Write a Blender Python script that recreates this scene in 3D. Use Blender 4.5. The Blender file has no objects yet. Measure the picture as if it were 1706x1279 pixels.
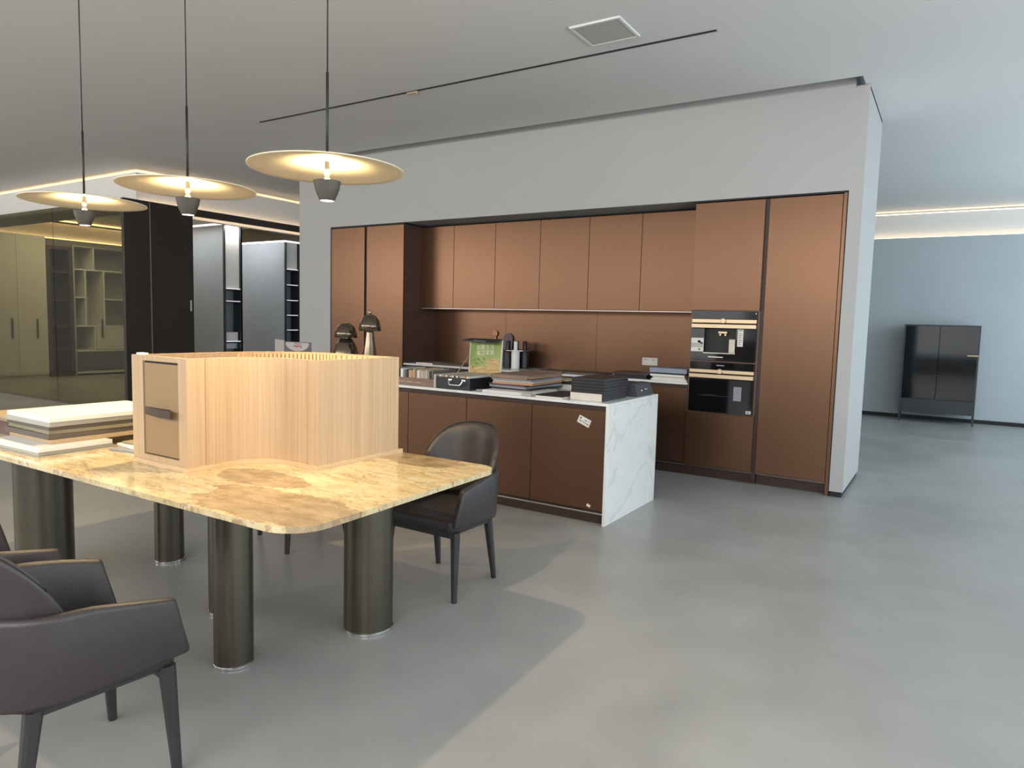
import bpy, bmesh, math, random
from mathutils import Vector, Matrix
random.seed(7)
S = bpy.context.scene
C = S.collection
R = math.radians
PI = math.pi

# ------------------------------------------------------------------ camera
def build_camera():
    yaw, pit, rol, f = R(32.2272), R(5.0789), R(1.4895), 1156.05
    cy, sy, cp, sp = math.cos(yaw), math.sin(yaw), math.cos(pit), math.sin(pit)
    fwd = Vector((-sy * cp, cy * cp, -sp)); right = Vector((cy, sy, 0)); up = right.cross(fwd)
    r = right * math.cos(rol) + up * math.sin(rol)
    u = -right * math.sin(rol) + up * math.cos(rol)
    cam = bpy.data.cameras.new('camera'); o = bpy.data.objects.new('camera', cam); C.objects.link(o)
    cam.sensor_width = 36; cam.lens = f / 1706 * 36; cam.clip_start = .05; cam.clip_end = 100
    m = Matrix((r, u, -fwd)).transposed().to_4x4(); m.translation = (0, 0, 1.4)
    o.matrix_world = m; S.camera = o
build_camera()

# ------------------------------------------------------------------ world, daylight, exposure
w = bpy.data.worlds.new('world'); S.world = w; w.use_nodes = True
bg = w.node_tree.nodes['Background']; bg.inputs[0].default_value = (.80, .90, 1, 1); bg.inputs[1].default_value = .9
S.view_settings.view_transform = 'Standard'; S.view_settings.look = 'None'
S.view_settings.exposure = 0.0; S.view_settings.gamma = 1
S.view_settings.use_curve_mapping = False
S.cycles.max_bounces = 8; S.cycles.diffuse_bounces = 4; S.cycles.glossy_bounces = 4
S.cycles.transparent_max_bounces = 12; S.cycles.caustics_reflective = False; S.cycles.caustics_refractive = False
S.cycles.sample_clamp_indirect = 4; S.cycles.use_denoising = True

def area(name, loc, rot, sx, sy, power, col):
    l = bpy.data.lights.new(name, 'AREA'); l.shape = 'RECTANGLE'; l.size = sx; l.size_y = sy
    l.energy = power; l.color = col
    o = bpy.data.objects.new(name, l); C.objects.link(o); o.location = loc; o.rotation_euler = rot
    return o
# daylight entering through the glazed right side, the window beside the far room and the windows behind the camera
area('daylight_right', (3.42, 1.8, 1.72), (0, R(90), 0), 2.7, 8.2, 190, (.88, .96, 1))
area('daylight_far_right', (3.42, 9.8, 1.72), (0, R(90), 0), 2.7, 5.2, 170, (.70, .88, 1))
# tall front glazing: bright sky in its upper half, dim street below
area('sky_front', (-.4, -3.5, 2.85), (R(90), 0, 0), 6.0, .95, 210, (1, .975, .94))
area('sky_front_mid', (-6.8, -3.5, 2.85), (R(90), 0, 0), 6.0, .95, 120, (1, .95, .88))
area('sky_front_left', (-13.6, -3.5, 2.85), (R(90), 0, 0), 6.0, .95, 270, (1, .93, .83))
area('street_front', (-.4, -3.5, 1.45), (R(90), 0, 0), 6.0, 1.6, 40, (1, .975, .94))
area('street_front_left', (-10.0, -3.5, 1.45), (R(90), 0, 0), 12.0, 1.6, 90, (1, .93, .83))

# ------------------------------------------------------------------ materials
def mat(name, col, rough=.5, metal=0, noise=None, bump=None, spec=.5, emit=None, coat=0, stretch=None, alpha_mix=None):
    m = bpy.data.materials.new(name); m.use_nodes = True
    nt = m.node_tree; b = nt.nodes['Principled BSDF']
    b.inputs['Base Color'].default_value = (*col, 1); b.inputs['Roughness'].default_value = rough
    b.inputs['Metallic'].default_value = metal; b.inputs['Specular IOR Level'].default_value = spec
    b.inputs['Coat Weight'].default_value = coat; b.inputs['Coat Roughness'].default_value = .08
    if emit:
        b.inputs['Emission Color'].default_value = (*emit[0], 1); b.inputs['Emission Strength'].default_value = emit[1]
    if noise or bump:
        tc = nt.nodes.new('ShaderNodeTexCoord'); mp = nt.nodes.new('ShaderNodeMapping')
        nt.links.new(tc.outputs['Object'], mp.inputs[0])
        if stretch: mp.inputs['Scale'].default_value = stretch
        n = nt.nodes.new('ShaderNodeTexNoise'); nt.links.new(mp.outputs[0], n.inputs['Vector'])
        n.inputs['Scale'].default_value = noise[0] if noise else bump[0]
        n.inputs['Detail'].default_value = 6; n.inputs['Roughness'].default_value = .6
        if noise:
            cr = nt.nodes.new('ShaderNodeValToRGB'); nt.links.new(n.outputs[0], cr.inputs[0])
            lo = tuple(c * (1 - noise[1]) for c in col); hi = tuple(min(1, c * (1 + noise[1])) for c in col)
            if len(noise) > 2: lo, hi = noise[2], noise[3]
            cr.color_ramp.elements[0].color = (*lo, 1); cr.color_ramp.elements[1].color = (*hi, 1)
            cr.color_ramp.elements[0].position = .3; cr.color_ramp.elements[1].position = .7
            nt.links.new(cr.outputs[0], b.inputs['Base Color'])
        if bump:
            n2 = nt.nodes.new('ShaderNodeTexNoise'); nt.links.new(mp.outputs[0], n2.inputs['Vector'])
            n2.inputs['Scale'].default_value = bump[0]; n2.inputs['Detail'].default_value = 4
            bp = nt.nodes.new('ShaderNodeBump'); bp.inputs['Strength'].default_value = bump[1]; bp.inputs['Distance'].default_value = .01
            nt.links.new(n2.outputs[0], bp.inputs['Height']); nt.links.new(bp.outputs[0], b.inputs['Normal'])
    return m

def floor_mat():
    m = mat('polished_cement', (.27, .27, .265), .34)
    nt = m.node_tree; b = nt.nodes['Principled BSDF']
    tc = nt.nodes.new('ShaderNodeTexCoord')
    n1 = nt.nodes.new('ShaderNodeTexNoise'); n1.inputs['Scale'].default_value = .9; n1.inputs['Detail'].default_value = 8; n1.inputs['Distortion'].default_value = .8
    n2 = nt.nodes.new('ShaderNodeTexNoise'); n2.inputs['Scale'].default_value = 4; n2.inputs['Detail'].default_value = 8
    for n in (n1, n2): nt.links.new(tc.outputs['Object'], n.inputs['Vector'])
    mx = nt.nodes.new('ShaderNodeMix'); mx.data_type = 'FLOAT'; mx.inputs[0].default_value = .35
    nt.links.new(n1.outputs[0], mx.inputs[2]); nt.links.new(n2.outputs[0], mx.inputs[3])
    cr = nt.nodes.new('ShaderNodeValToRGB'); nt.links.new(mx.outputs[0], cr.inputs[0])
    cr.color_ramp.elements[0].position = .36; cr.color_ramp.elements[0].color = (.30, .30, .292, 1)
    cr.color_ramp.elements[1].position = .66; cr.color_ramp.elements[1].color = (.375, .375, .365, 1)
    nt.links.new(cr.outputs[0], b.inputs['Base Color'])
    r = nt.nodes.new('ShaderNodeMapRange'); nt.links.new(n1.outputs[0], r.inputs[0])
    r.inputs[1].default_value = .3; r.inputs[2].default_value = .7; r.inputs[3].default_value = .3; r.inputs[4].default_value = .42
    nt.links.new(r.outputs[0], b.inputs['Roughness'])
    return m

def stone_mat(name, base, patches, veins, scale=2.2, rough=.12, vein_w=.04):
    m = mat(name, base, rough, spec=.5)
    nt = m.node_tree; b = nt.nodes['Principled BSDF']; L = nt.links
    tc = nt.nodes.new('ShaderNodeTexCoord')
    wn = nt.nodes.new('ShaderNodeTexNoise'); wn.inputs['Scale'].default_value = scale * .8; wn.inputs['Detail'].default_value = 5
    L.new(tc.outputs['Object'], wn.inputs['Vector'])
    va = nt.nodes.new('ShaderNodeVectorMath'); va.operation = 'MULTIPLY_ADD'
    va.inputs[1].default_value = (.55, .55, .55)
    L.new(wn.outputs['Color'], va.inputs[0]); L.new(tc.outputs['Object'], va.inputs[2])
    n = nt.nodes.new('ShaderNodeTexNoise'); n.inputs['Scale'].default_value = scale; n.inputs['Detail'].default_value = 9; n.inputs['Roughness'].default_value = .62
    L.new(va.outputs[0], n.inputs['Vector'])
    cr = nt.nodes.new('ShaderNodeValToRGB'); L.new(n.outputs[0], cr.inputs[0])
    els = cr.color_ramp.elements
    els[0].position = .30; els[0].color = (*patches[0], 1)
    els[1].position = .72; els[1].color = (*patches[-1], 1)
    for i, p in enumerate(patches[1:-1]):
        e = els.new(.42 + .12 * i); e.color = (*p, 1)
    prev = cr.outputs[0]
    for k, (vc, vs, amt) in enumerate(veins):
        v = nt.nodes.new('ShaderNodeTexNoise'); v.inputs['Scale'].default_value = vs; v.inputs['Detail'].default_value = 7; v.inputs['Distortion'].default_value = 1.1
        off = nt.nodes.new('ShaderNodeVectorMath'); off.inputs[1].default_value = (k * 3.7, k * 1.3, 0)
        L.new(va.outputs[0], off.inputs[0]); L.new(off.outputs[0], v.inputs['Vector'])
        s = nt.nodes.new('ShaderNodeMath'); s.operation = 'SUBTRACT'; s.inputs[1].default_value = .5; L.new(v.outputs[0], s.inputs[0])
        a = nt.nodes.new('ShaderNodeMath'); a.operation = 'ABSOLUTE'; L.new(s.outputs[0], a.inputs[0])
        mr = nt.nodes.new('ShaderNodeMapRange'); L.new(a.outputs[0], mr.inputs[0])
        mr.inputs[1].default_value = 0; mr.inputs[2].default_value = vein_w; mr.inputs[3].default_value = amt; mr.inputs[4].default_value = 0
        mx = nt.nodes.new('ShaderNodeMix'); mx.data_type = 'RGBA'
        L.new(mr.outputs[0], mx.inputs[0]); L.new(prev, mx.inputs[6]); mx.inputs[7].default_value = (*vc, 1)
        prev = mx.outputs[2]
    L.new(prev, b.inputs['Base Color'])
    return m

def table_stone():
    m = mat('golden_travertine', (.7, .56, .32), .1)
    nt = m.node_tree; b = nt.nodes['Principled BSDF']; L = nt.links
    N = nt.nodes.new
    tc = N('ShaderNodeTexCoord')
    def noise(scale, detail, st=(1, 1, 1), rough=.6, dist=0, loc=(0, 0, 0)):
        mp = N('ShaderNodeMapping'); mp.inputs['Scale'].default_value = st; mp.inputs['Location'].default_value = loc
        mp.inputs['Rotation'].default_value = (0, 0, R(12)); L.new(tc.outputs['Object'], mp.inputs[0])
        n = N('ShaderNodeTexNoise'); n.inputs['Scale'].default_value = scale; n.inputs['Detail'].default_value = detail
        n.inputs['Roughness'].default_value = rough; n.inputs['Distortion'].default_value = dist
        L.new(mp.outputs[0], n.inputs['Vector']); return n
    def ramp(src, lo, hi, a=0, b_=1):
        r = N('ShaderNodeMapRange'); L.new(src, r.inputs[0])
        for k, v in zip((1, 2, 3, 4), (lo, hi, a, b_)): r.inputs[k].default_value = v
        return r.outputs[0]
    def mix(f, a, col):
        x = N('ShaderNodeMix'); x.data_type = 'RGBA'; L.new(f, x.inputs[0])
        if isinstance(a, tuple): x.inputs[6].default_value = (*a, 1)
        else: L.new(a, x.inputs[6])
        x.inputs[7].default_value = (*col, 1); return x.outputs[2]
    def math_(op, a, c, clamp=False):
        n = N('ShaderNodeMath'); n.operation = op; n.use_clamp = clamp; L.new(a, n.inputs[0])
        if isinstance(c, (int, float)): n.inputs[1].default_value = c
        else: L.new(c, n.inputs[1])
        return n.outputs[0]
    cloud = noise(1.7, 6)
    col = mix(ramp(cloud.outputs[0], .35, .68), (.74, .62, .38), (.60, .46, .24))
    grain = noise(6, 12, (.8, 3.4, 1), .74, .3)
    col = mix(ramp(grain.outputs[0], .46, .68, 0, .75), col, (.38, .25, .11))
    light = noise(5, 11, (.8, 2.8, 1), .72, .4, (3, 1, 0))
    col = mix(ramp(light.outputs[0], .52, .72, 0, .8), col, (.82, .75, .58))
    # large brown islands with broken edges
    wob = noise(6, 7, (1, 1, 1), .6, 0, (7, 2, 0))
    tot = None
    for (x, y, rx, ry) in ((1.17, -.42, .46, .17), (.72, -.17, .26, .10), (.98, .52, .30, .12), (-1.0, -.52, .3, .06)):
        mp = N('ShaderNodeMapping'); mp.inputs['Location'].default_value = (-x / rx, -y / ry, 0); mp.inputs['Scale'].default_value = (1 / rx, 1 / ry, 0)
        L.new(tc.outputs['Object'], mp.inputs[0])
        ln = N('ShaderNodeVectorMath'); ln.operation = 'LENGTH'; L.new(mp.outputs[0], ln.inputs[0])
        d = math_('ADD', ln.outputs['Value'], math_('MULTIPLY', math_('SUBTRACT', wob.outputs[0], .5), 1.5))
        f = ramp(d, .95, 1.0, 1, 0)
        tot = f if tot is None else math_('MAXIMUM', tot, f)
    bn = noise(9, 8, (1, 2, 1))
    brown = mix(ramp(bn.outputs[0], .35, .65), (.27, .185, .10), (.48, .355, .21))
    x = N('ShaderNodeMix'); x.data_type = 'RGBA'; L.new(math_('MULTIPLY', tot, .95), x.inputs[0]); L.new(col, x.inputs[6]); L.new(brown, x.inputs[7]); col = x.outputs[2]
    for loc, sc, w_, vc, am in (((1, 5, 0), 2.4, .009, (.22, .13, .06), .75), ((9, 2, 0), 5, .012, (.26, .18, .10), .65), ((4, 8, 0), 9, .014, (.30, .21, .12), .5)):
        v = noise(sc, 8, (.8, 1.8, 1), .6, .6, loc)
        f = ramp(math_('ABSOLUTE', math_('SUBTRACT', v.outputs[0], .5), 0), 0, w_, am, 0)
        col = mix(f, col, vc)
    L.new(col, b.inputs['Base Color'])
    return m

def glass_tint(name, tint, refl=.12, rough=.02):
    m = bpy.data.materials.new(name); m.use_nodes = True; nt = m.node_tree
    nt.nodes.remove(nt.nodes['Principled BSDF'])
    t = nt.nodes.new('ShaderNodeBsdfTransparent'); t.inputs[0].default_value = (*tint, 1)
    g = nt.nodes.new('ShaderNodeBsdfGlossy'); g.inputs['Roughness'].default_value = rough
    mx = nt.nodes.new('ShaderNodeMixShader')
    lw = nt.nodes.new('ShaderNodeLayerWeight'); lw.inputs[0].default_value = .5
    pw = nt.nodes.new('ShaderNodeMath'); pw.operation = 'POWER'; pw.inputs[1].default_value = 4; nt.links.new(lw.outputs['Facing'], pw.inputs[0])
    ad = nt.nodes.new('ShaderNodeMath'); ad.operation = 'MULTIPLY_ADD'; ad.inputs[1].default_value = .8; ad.inputs[2].default_value = refl * .5; nt.links.new(pw.outputs[0], ad.inputs[0])
    nt.links.new(ad.outputs[0], mx.inputs[0]); nt.links.new(t.outputs[0], mx.inputs[1]); nt.links.new(g.outputs[0], mx.inputs[2])
    nt.links.new(mx.outputs[0], nt.nodes['Material Output'].inputs[0])
    return m

M = {}
M['floor'] = floor_mat()
M['wall'] = mat('white_wall_paint', (.43, .427, .42), .75, noise=(1.2, .02), bump=(60, .03))
M['bluewall'] = mat('pale_wall_paint', (.46, .50, .52), .8, noise=(1.5, .03))
M['ceiling'] = mat('ceiling_paint', (.76, .75, .735), .85, noise=(1.0, .015))
M['bronze'] = mat('brushed_bronze_lacquer', (.150, .078, .045), .33, .78, noise=(3, .05), stretch=(40, 40, .35))
M['bronze_dark'] = mat('dark_bronze_channel', (.055, .032, .028), .5, .4, noise=(8, .1))
M['bronze_side'] = mat('bronze_carcass', (.13, .08, .065), .42, .5, noise=(6, .08))
M['black'] = mat('matt_black', (.012, .012, .013), .5, noise=(20, .15))
M['reveal'] = mat('shadow_reveal_black', (.012, .012, .014), .7, noise=(20, .1))
M['white_stone'] = stone_mat('white_veined_stone', (.72, .73, .73), [(.69, .685, .67), (.75, .745, .73), (.77, .765, .75), (.73, .725, .71)], [((.46, .46, .47), 1.0, .36), ((.56, .56, .57), 2.2, .22)], 1.2, .2, .022)
M['table_stone'] = table_stone()
M['leg_metal'] = mat('smoked_bronze_tube', (.12, .108, .084), .34, .9, noise=(3, .06), stretch=(1, 1, 20))
M['chrome'] = mat('polished_steel', (.75, .75, .76), .12, 1, noise=(30, .03))
M['steel'] = mat('satin_steel', (.62, .58, .57), .3, 1, noise=(30, .05))
M['gold'] = mat('champagne_metal', (.60, .46, .31), .4, .9, noise=(20, .04), stretch=(.2, 10, 10))
M['leather'] = mat('taupe_leather', (.038, .031, .031), .42, noise=(30, .10), bump=(160, .10))
M['legwood'] = mat('black_stained_wood', (.026, .022, .024), .42, noise=(14, .25), stretch=(4, 4, .4))
M['oak'] = mat('pale_ash_veneer', (.50, .35, .21), .55, noise=(10, .12, (.43, .285, .16), (.54, .39, .245)), stretch=(14, 14, .12))
M['oak_door'] = mat('plain_oak_lacquer', (.29, .185, .088), .5, noise=(6, .04), stretch=(6, 6, .3))
M['oak_in'] = mat('raw_plywood', (.60, .43, .25), .7, noise=(18, .12), stretch=(1, 1, 6))
M['brown_handle'] = mat('dark_brown_handle', (.045, .029, .02), .45, noise=(30, .1))
M['cream'] = mat('cream_lacquer_shade', (.78, .70, .52), .5, noise=(5, .02))
M['cup'] = mat('grey_lamp_cup', (.085, .08, .068), .45, .3, noise=(20, .05))
M['cable'] = mat('black_cable', (.02, .018, .016), .5, noise=(30, .1))
M['lens'] = mat('lit_lens', (1, .9, .7), .3, emit=((1, .86, .60), 14), noise=(10, .01))
M['led'] = mat('warm_led', (1, .8, .55), .5, emit=((1, .70, .40), 10), noise=(10, .01))
M['led_far'] = mat('soft_warm_led', (1, .8, .55), .5, emit=((1, .74, .46), 5), noise=(10, .01))
M['led_white'] = mat('white_led', (1, 1, 1), .5, emit=((.95, .97, 1), 1.0), noise=(10, .01))
M['grille'] = mat('grille_paint', (.50, .495, .48), .7, noise=(300, .22))
M['tintglass'] = glass_tint('olive_tinted_glass', (.48, .46, .36), .10)
M['clearglass'] = glass_tint('clear_pane', (.96, .98, .98), .1)
M['smoke'] = glass_tint('smoked_glass', (.16, .21, .27), .11, .06)
M['darkdoor'] = mat('dark_brown_door_panel', (.030, .023, .019), .38, noise=(4, .08))
M['greypanel'] = mat('grey_wardrobe_panel', (.24, .265, .29), .45, noise=(3, .05))
M['greyframe'] = mat('anthracite_frame', (.035, .038, .042), .4, .3, noise=(10, .08))
M['offwhite'] = mat('off_white_board', (.70, .67, .62), .5, noise=(6, .03))
M['white'] = mat('white_lacquer', (.78, .77, .75), .4, noise=(6, .02))
M['greylac'] = mat('light_grey_lacquer', (.42, .42, .38), .45, noise=(6, .03))
M['olive'] = mat('olive_board', (.27, .24, .15), .5, noise=(6, .05))
M['taupe'] = mat('dark_taupe_board', (.11, .09, .075), .5, noise=(6, .06))
M['tan'] = mat('tan_board', (.45, .33, .20), .5, noise=(6, .06), stretch=(1, 8, 8))
M['walnut'] = mat('walnut_board', (.21, .135, .095), .5, noise=(5, .2), stretch=(1, 7, 7))
M['orange'] = mat('orange_brown_board', (.46, .25, .12), .5, noise=(6, .06))
M['greyboard'] = mat('cool_grey_board', (.25, .25, .29), .45, noise=(6, .05))
M['bluegrey'] = mat('blue_grey_box', (.26, .29, .36), .45, noise=(8, .05))
M['plum'] = mat('dark_plum_board', (.085, .04, .05), .45, noise=(6, .1))
M['navy'] = mat('black_card_box', (.009, .009, .013), .42, noise=(10, .15))
M['paper'] = mat('white_paper', (.72, .68, .64), .7, noise=(12, .03))
M['page'] = mat('page_edges', (.70, .62, .55), .8, noise=(60, .10), stretch=(.1, .1, 20))
M['ink'] = mat('grey_print', (.10, .09, .085), .7, noise=(20, .1))
M['green'] = mat('leaf_green_print', (.26, .34, .10), .6, noise=(4, .3, (.17, .26, .06), (.42, .46, .18)))
M['leaf'] = mat('dark_green_print', (.11, .17, .04), .6, noise=(10, .15))
M['wheat'] = mat('ochre_print', (.52, .36, .15), .6, noise=(14, .35), stretch=(1, 1, 4))
M['pale_text'] = mat('pale_print', (.74, .70, .50), .6, noise=(10, .03))
M['purple'] = mat('purple_print', (.10, .075, .11), .5, noise=(10, .08))
M['red'] = mat('pink_red_print', (.5, .12, .14), .5, noise=(10, .08))
M['sign_grey'] = mat('pale_grey_card', (.42, .40, .38), .6, noise=(10, .04))
M['lampglass'] = mat('bronze_mirror_glass', (.20, .155, .115), .16, .85, noise=(3, .1))
M['copper'] = mat('copper_plate', (.24, .10, .06), .35, .7, noise=(10, .1))
M['oven_glass'] = mat('black_oven_glass', (.006, .006, .008), .07, noise=(10, .1), spec=.6)
M['cavity'] = mat('dark_cavity', (.010, .010, .011), .6, noise=(10, .1))
M['tank'] = mat('milk_tank', (.55, .50, .42), .3, .2, noise=(10, .05))
M['teal'] = mat('teal_print', (.15, .30, .28), .5, noise=(10, .05))
M['device'] = mat('charcoal_textile', (.045, .045, .055), .6, noise=(200, .3))
M['brownshelf'] = mat('dark_red_brown_wood', (.075, .038, .028), .5, noise=(6, .2), stretch=(4, 4, .5))
M['lilac'] = mat('pale_pink_profile', (.70, .56, .55), .35, .5, noise=(10, .03))

# ------------------------------------------------------------------ mesh helpers (world coordinates unless the parent is local)
class MB:
    def __init__(s): s.bm = bmesh.new()
    def box(s, x0, x1, y0, y1, z0, z1, bev=0, seg=2):
        r = bmesh.ops.create_cube(s.bm, size=1)
        vs = r['verts']
        bmesh.ops.scale(s.bm, vec=(x1 - x0, y1 - y0, z1 - z0), verts=vs)
        bmesh.ops.translate(s.bm, vec=((x0 + x1) / 2, (y0 + y1) / 2, (z0 + z1) / 2), verts=vs)
        if bev:
            es = list({e for v in vs for e in v.link_edges})
            bmesh.ops.bevel(s.bm, geom=es, offset=bev, segments=seg, profile=.5, affect='EDGES')
        return s
    def obox(s, c, size, rz=0, rx=0, ry=0, bev=0):
        r = bmesh.ops.create_cube(s.bm, size=1); vs = r['verts']
        bmesh.ops.scale(s.bm, vec=size, verts=vs)
        if bev:
            es = list({e for v in vs for e in v.link_edges})
            rr = bmesh.ops.bevel(s.bm, geom=es, offset=bev, segments=2, profile=.5, affect='EDGES')
            vs = list({v for f in rr['faces'] for v in f.verts} | {v for v in vs if v.is_valid})
        m = Matrix.Translation(c) @ Matrix.Rotation(rz, 4, 'Z') @ Matrix.Rotation(rx, 4, 'X') @ Matrix.Rotation(ry, 4, 'Y')
        bmesh.ops.transform(s.bm, matrix=m, verts=vs)
        return s
    def lathe(s, prof, c=(0, 0, 0), n=48, axis='Z'):
        rings = []
        for (r, z) in prof:
            ring = []
            for i in range(n if r > 1e-6 else 1):
                a = 2 * PI * i / n
                p = Vector((r * math.cos(a), r * math.sin(a), z))
                if axis == 'Y': p = Vector((p.x, p.z, p.y))
                if axis == 'X': p = Vector((p.z, p.x, p.y))
                ring.append(s.bm.verts.new(p + Vector(c)))
            rings.append(ring)
        for a, b in zip(rings, rings[1:]):
            for i in range(n):
                j = (i + 1) % n
                if len(a) == 1 and len(b) == 1: continue
                if len(a) == 1: s.bm.faces.new((a[0], b[i], b[j]))
                elif len(b) == 1: s.bm.faces.new((a[i], a[j], b[0]))
                else: s.bm.faces.new((a[i], a[j], b[j], b[i]))
        return s
    def cyl(s, c, r, z0, z1, n=48, bev=0):
        b = bev
        pr = [(0, z0), (r - b, z0), (r, z0 + b), (r, z1 - b), (r - b, z1), (0, z1)] if b else [(0, z0), (r, z0), (r, z1), (0, z1)]
        return s.lathe(pr, (c[0], c[1], 0), n)
    def prism(s, pts, z0, z1, bev=0):
        lo = [s.bm.verts.new((x, y, z0)) for x, y in pts]; hi = [s.bm.verts.new((x, y, z1)) for x, y in pts]
        fs = [s.bm.faces.new(list(reversed(lo))), s.bm.faces.new(hi)]
        n = len(pts)
        for i in range(n): fs.append(s.bm.faces.new((lo[i], lo[(i + 1) % n], hi[(i + 1) % n], hi[i])))
        if bev:
            es = list({e for f in fs[:2] for e in f.edges})
            bmesh.ops.bevel(s.bm, geom=es, offset=bev, segments=2, profile=.5, affect='EDGES')
        return s
    def wallstrip(s, outer, inner, z0, z1):
        n = len(outer)
        V = [[s.bm.verts.new((*p, z)) for p in P] for P in (outer, inner) for z in (z0, z1)]
        ol, oh, il, ih = V
        for i in range(n - 1):
            s.bm.faces.new((ol[i], ol[i + 1], oh[i + 1], oh[i])); s.bm.faces.new((il[i + 1], il[i], ih[i], ih[i + 1]))
            s.bm.faces.new((oh[i], oh[i + 1], ih[i + 1], ih[i])); s.bm.faces.new((ol[i + 1], ol[i], il[i], il[i + 1]))
        s.bm.faces.new((ol[0], oh[0], ih[0], il[0])); s.bm.faces.new((ol[-1], il[-1], ih[-1], oh[-1]))
        return s
    def loops(s, rings, cap=True, closed=False):
        V = [[s.bm.verts.new(p) for p in r] for r in rings]; n = len(V[0])
        pairs = list(zip(V, V[1:])) + ([(V[-1], V[0])] if closed else [])
        for a, b in pairs:
            for i in range(n): s.bm.faces.new((a[i], a[(i + 1) % n], b[(i + 1) % n], b[i]))
        if cap and not closed:
            s.bm.faces.new(list(reversed(V[0]))); s.bm.faces.new(V[-1])
        return s
    def tube(s, pts, r, n=10, r2=None):
        pts = [Vector(p) for p in pts]; rings = []
        for i, p in enumerate(pts):
            d = (pts[min(i + 1, len(pts) - 1)] - pts[max(i - 1, 0)]).normalized()
            a = Vector((0, 0, 1)) if abs(d.z) < .9 else Vector((1, 0, 0))
            u = d.cross(a).normalized(); v = d.cross(u)
            rr = r if r2 is None else r + (r2 - r) * i / (len(pts) - 1)
            rings.append([p + (u * math.cos(2 * PI * k / n) + v * math.sin(2 * PI * k / n)) * rr for k in range(n)])
        return s.loops(rings)

def root_of(o):
    while o.parent: o = o.parent
    return o
def part(name, mb, m, parent=None, smooth=False, subd=0, local=False, label=None):
    bm = mb.bm
    if parent is not None and not local:
        inv = wm(parent).inverted(); bmesh.ops.transform(bm, matrix=inv, verts=bm.verts[:])
    bmesh.ops.recalc_face_normals(bm, faces=bm.faces[:])
    me = bpy.data.meshes.new(name); bm.to_mesh(me); bm.free()
    me.materials.append(M[m] if isinstance(m, str) else m)
    if smooth:
        for p in me.polygons: p.use_smooth = True
        if smooth == 'auto': me.set_sharp_from_angle(angle=R(35))
    o = bpy.data.objects.new(name, me); C.objects.link(o)
    if parent is not None: o.parent = parent
    if subd:
        s = o.modifiers.new('sub', 'SUBSURF'); s.levels = subd; s.render_levels = subd
    if label: o['label'] = label
    return o
def wm(o):
    m = Matrix.Identity(4)
    while o is not None:
        m = (Matrix.Translation(o.location) @ o.rotation_euler.to_matrix().to_4x4()) @ m; o = o.parent
    return m
def tag(o, label, cat, group=None):
    o['label'] = label; o['category'] = cat
    if group: o['group'] = group
    return o
def thing(name, label, cat, loc, rz=0, group=None):
    o = bpy.data.objects.new(name, None); C.objects.link(o); o.location = loc; o.rotation_euler = (0, 0, rz)
    o.empty_display_size = .1
    return tag(o, label, cat, group)
def single(name, mb, m, label, cat, loc, group=None, **k):
    """a thing that is one mesh, with its origin at loc"""
    bmesh.ops.translate(mb.bm, vec=-Vector(loc), verts=mb.bm.verts[:])
    o = part(name, mb, m, **k); o.location = loc
    return tag(o, label, cat, group)
def struct(name, mb, m, label=None, **k):
    o = part(name, mb, m, **k); o['kind'] = 'structure'
    if label: o['label'] = label
    return o
def dup(root, loc, rz, label, group=None):
    r = root.copy(); C.objects.link(r); r.location = loc; r.rotation_euler = (0, 0, rz); r['label'] = label
    if group: r['group'] = group
    def kids(src, dst):
        for ch in [c for c in src.children]:
            c = ch.copy(); C.objects.link(c); c.parent = dst; kids(ch, c)
    kids(root, r)
    return r

CEIL = 3.376
# ================================================================== the setting
struct('floor', MB().box(-17.5, 3.5, -5.2, 14, -.2, 0), 'floor', 'grey polished cement floor')
# ceiling, with an open slot in front of the kitchen wall
cl = MB()
cl.box(-17.5, 3.5, -5.2, 6.145, CEIL, 3.7); cl.box(-.725, 3.5, 6.145, 7.468, CEIL, 3.7); cl.box(-17.5, -7.39, 6.145, 7.468, CEIL, 3.7)
cl.box(-17.5, 3.5, 7.468, 14, CEIL, 3.7); cl.box(-7.39, -.725, 6.145, 6.4, 3.56, 3.7)
struct('ceiling', cl, 'ceiling', 'smooth off white ceiling')
# kitchen wall block with its niche
KY = 6.344
kb = MB()
kb.box(-7.377, -6.80, KY, 7.468, 0.045, 3.6); kb.box(-.795, -.69, KY, 7.468, .045, 3.36)
kb.box(-6.80, -.795, KY, 7.468, 2.545, 3.6); kb.box(-.795, -.69, KY + .02, 7.468, 3.34, CEIL - .001)
kb.box(-6.80, -.795, 7.05, 7.468, 0, 2.545)
struct('wall_back', kb, 'wall', 'grey white wall block holding the kitchen niche')
struct('baseboard_kitchen', MB().box(-.79, -.70, KY + .012, 7.46, 0, .045).box(-7.37, -6.80, KY + .012, 7.46, 0, .045), 'reveal', 'black recessed skirting under the wall block')
# far right room
struct('wall_far', MB().box(-6, 3.5, 13.1, 13.4, 0, 2.935), 'bluewall', 'pale blue grey far wall')
struct('trim_1', MB().box(-6, 3.5, 13.2, 13.4, 2.935, 3.325), 'ceiling', 'pale cove fascia above the far wall')
struct('baseboard_far', MB().box(-6, 3.5, 13.085, 13.1, 0, .06), 'reveal', 'black skirting along the far wall')
tag(part('light_strip', MB().box(-5.9, 3.2, 13.135, 13.16, 2.9352, 2.945), 'led_far'), 'lower warm cove light line on top of the pale blue far wall', 'light strip')
tag(part('light_strip', MB().box(-5.9, 3.2, 13.21, 13.24, 3.3255, 3.338), 'led_far'), 'upper warm cove light line under the ceiling of the far room', 'light strip')
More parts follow.
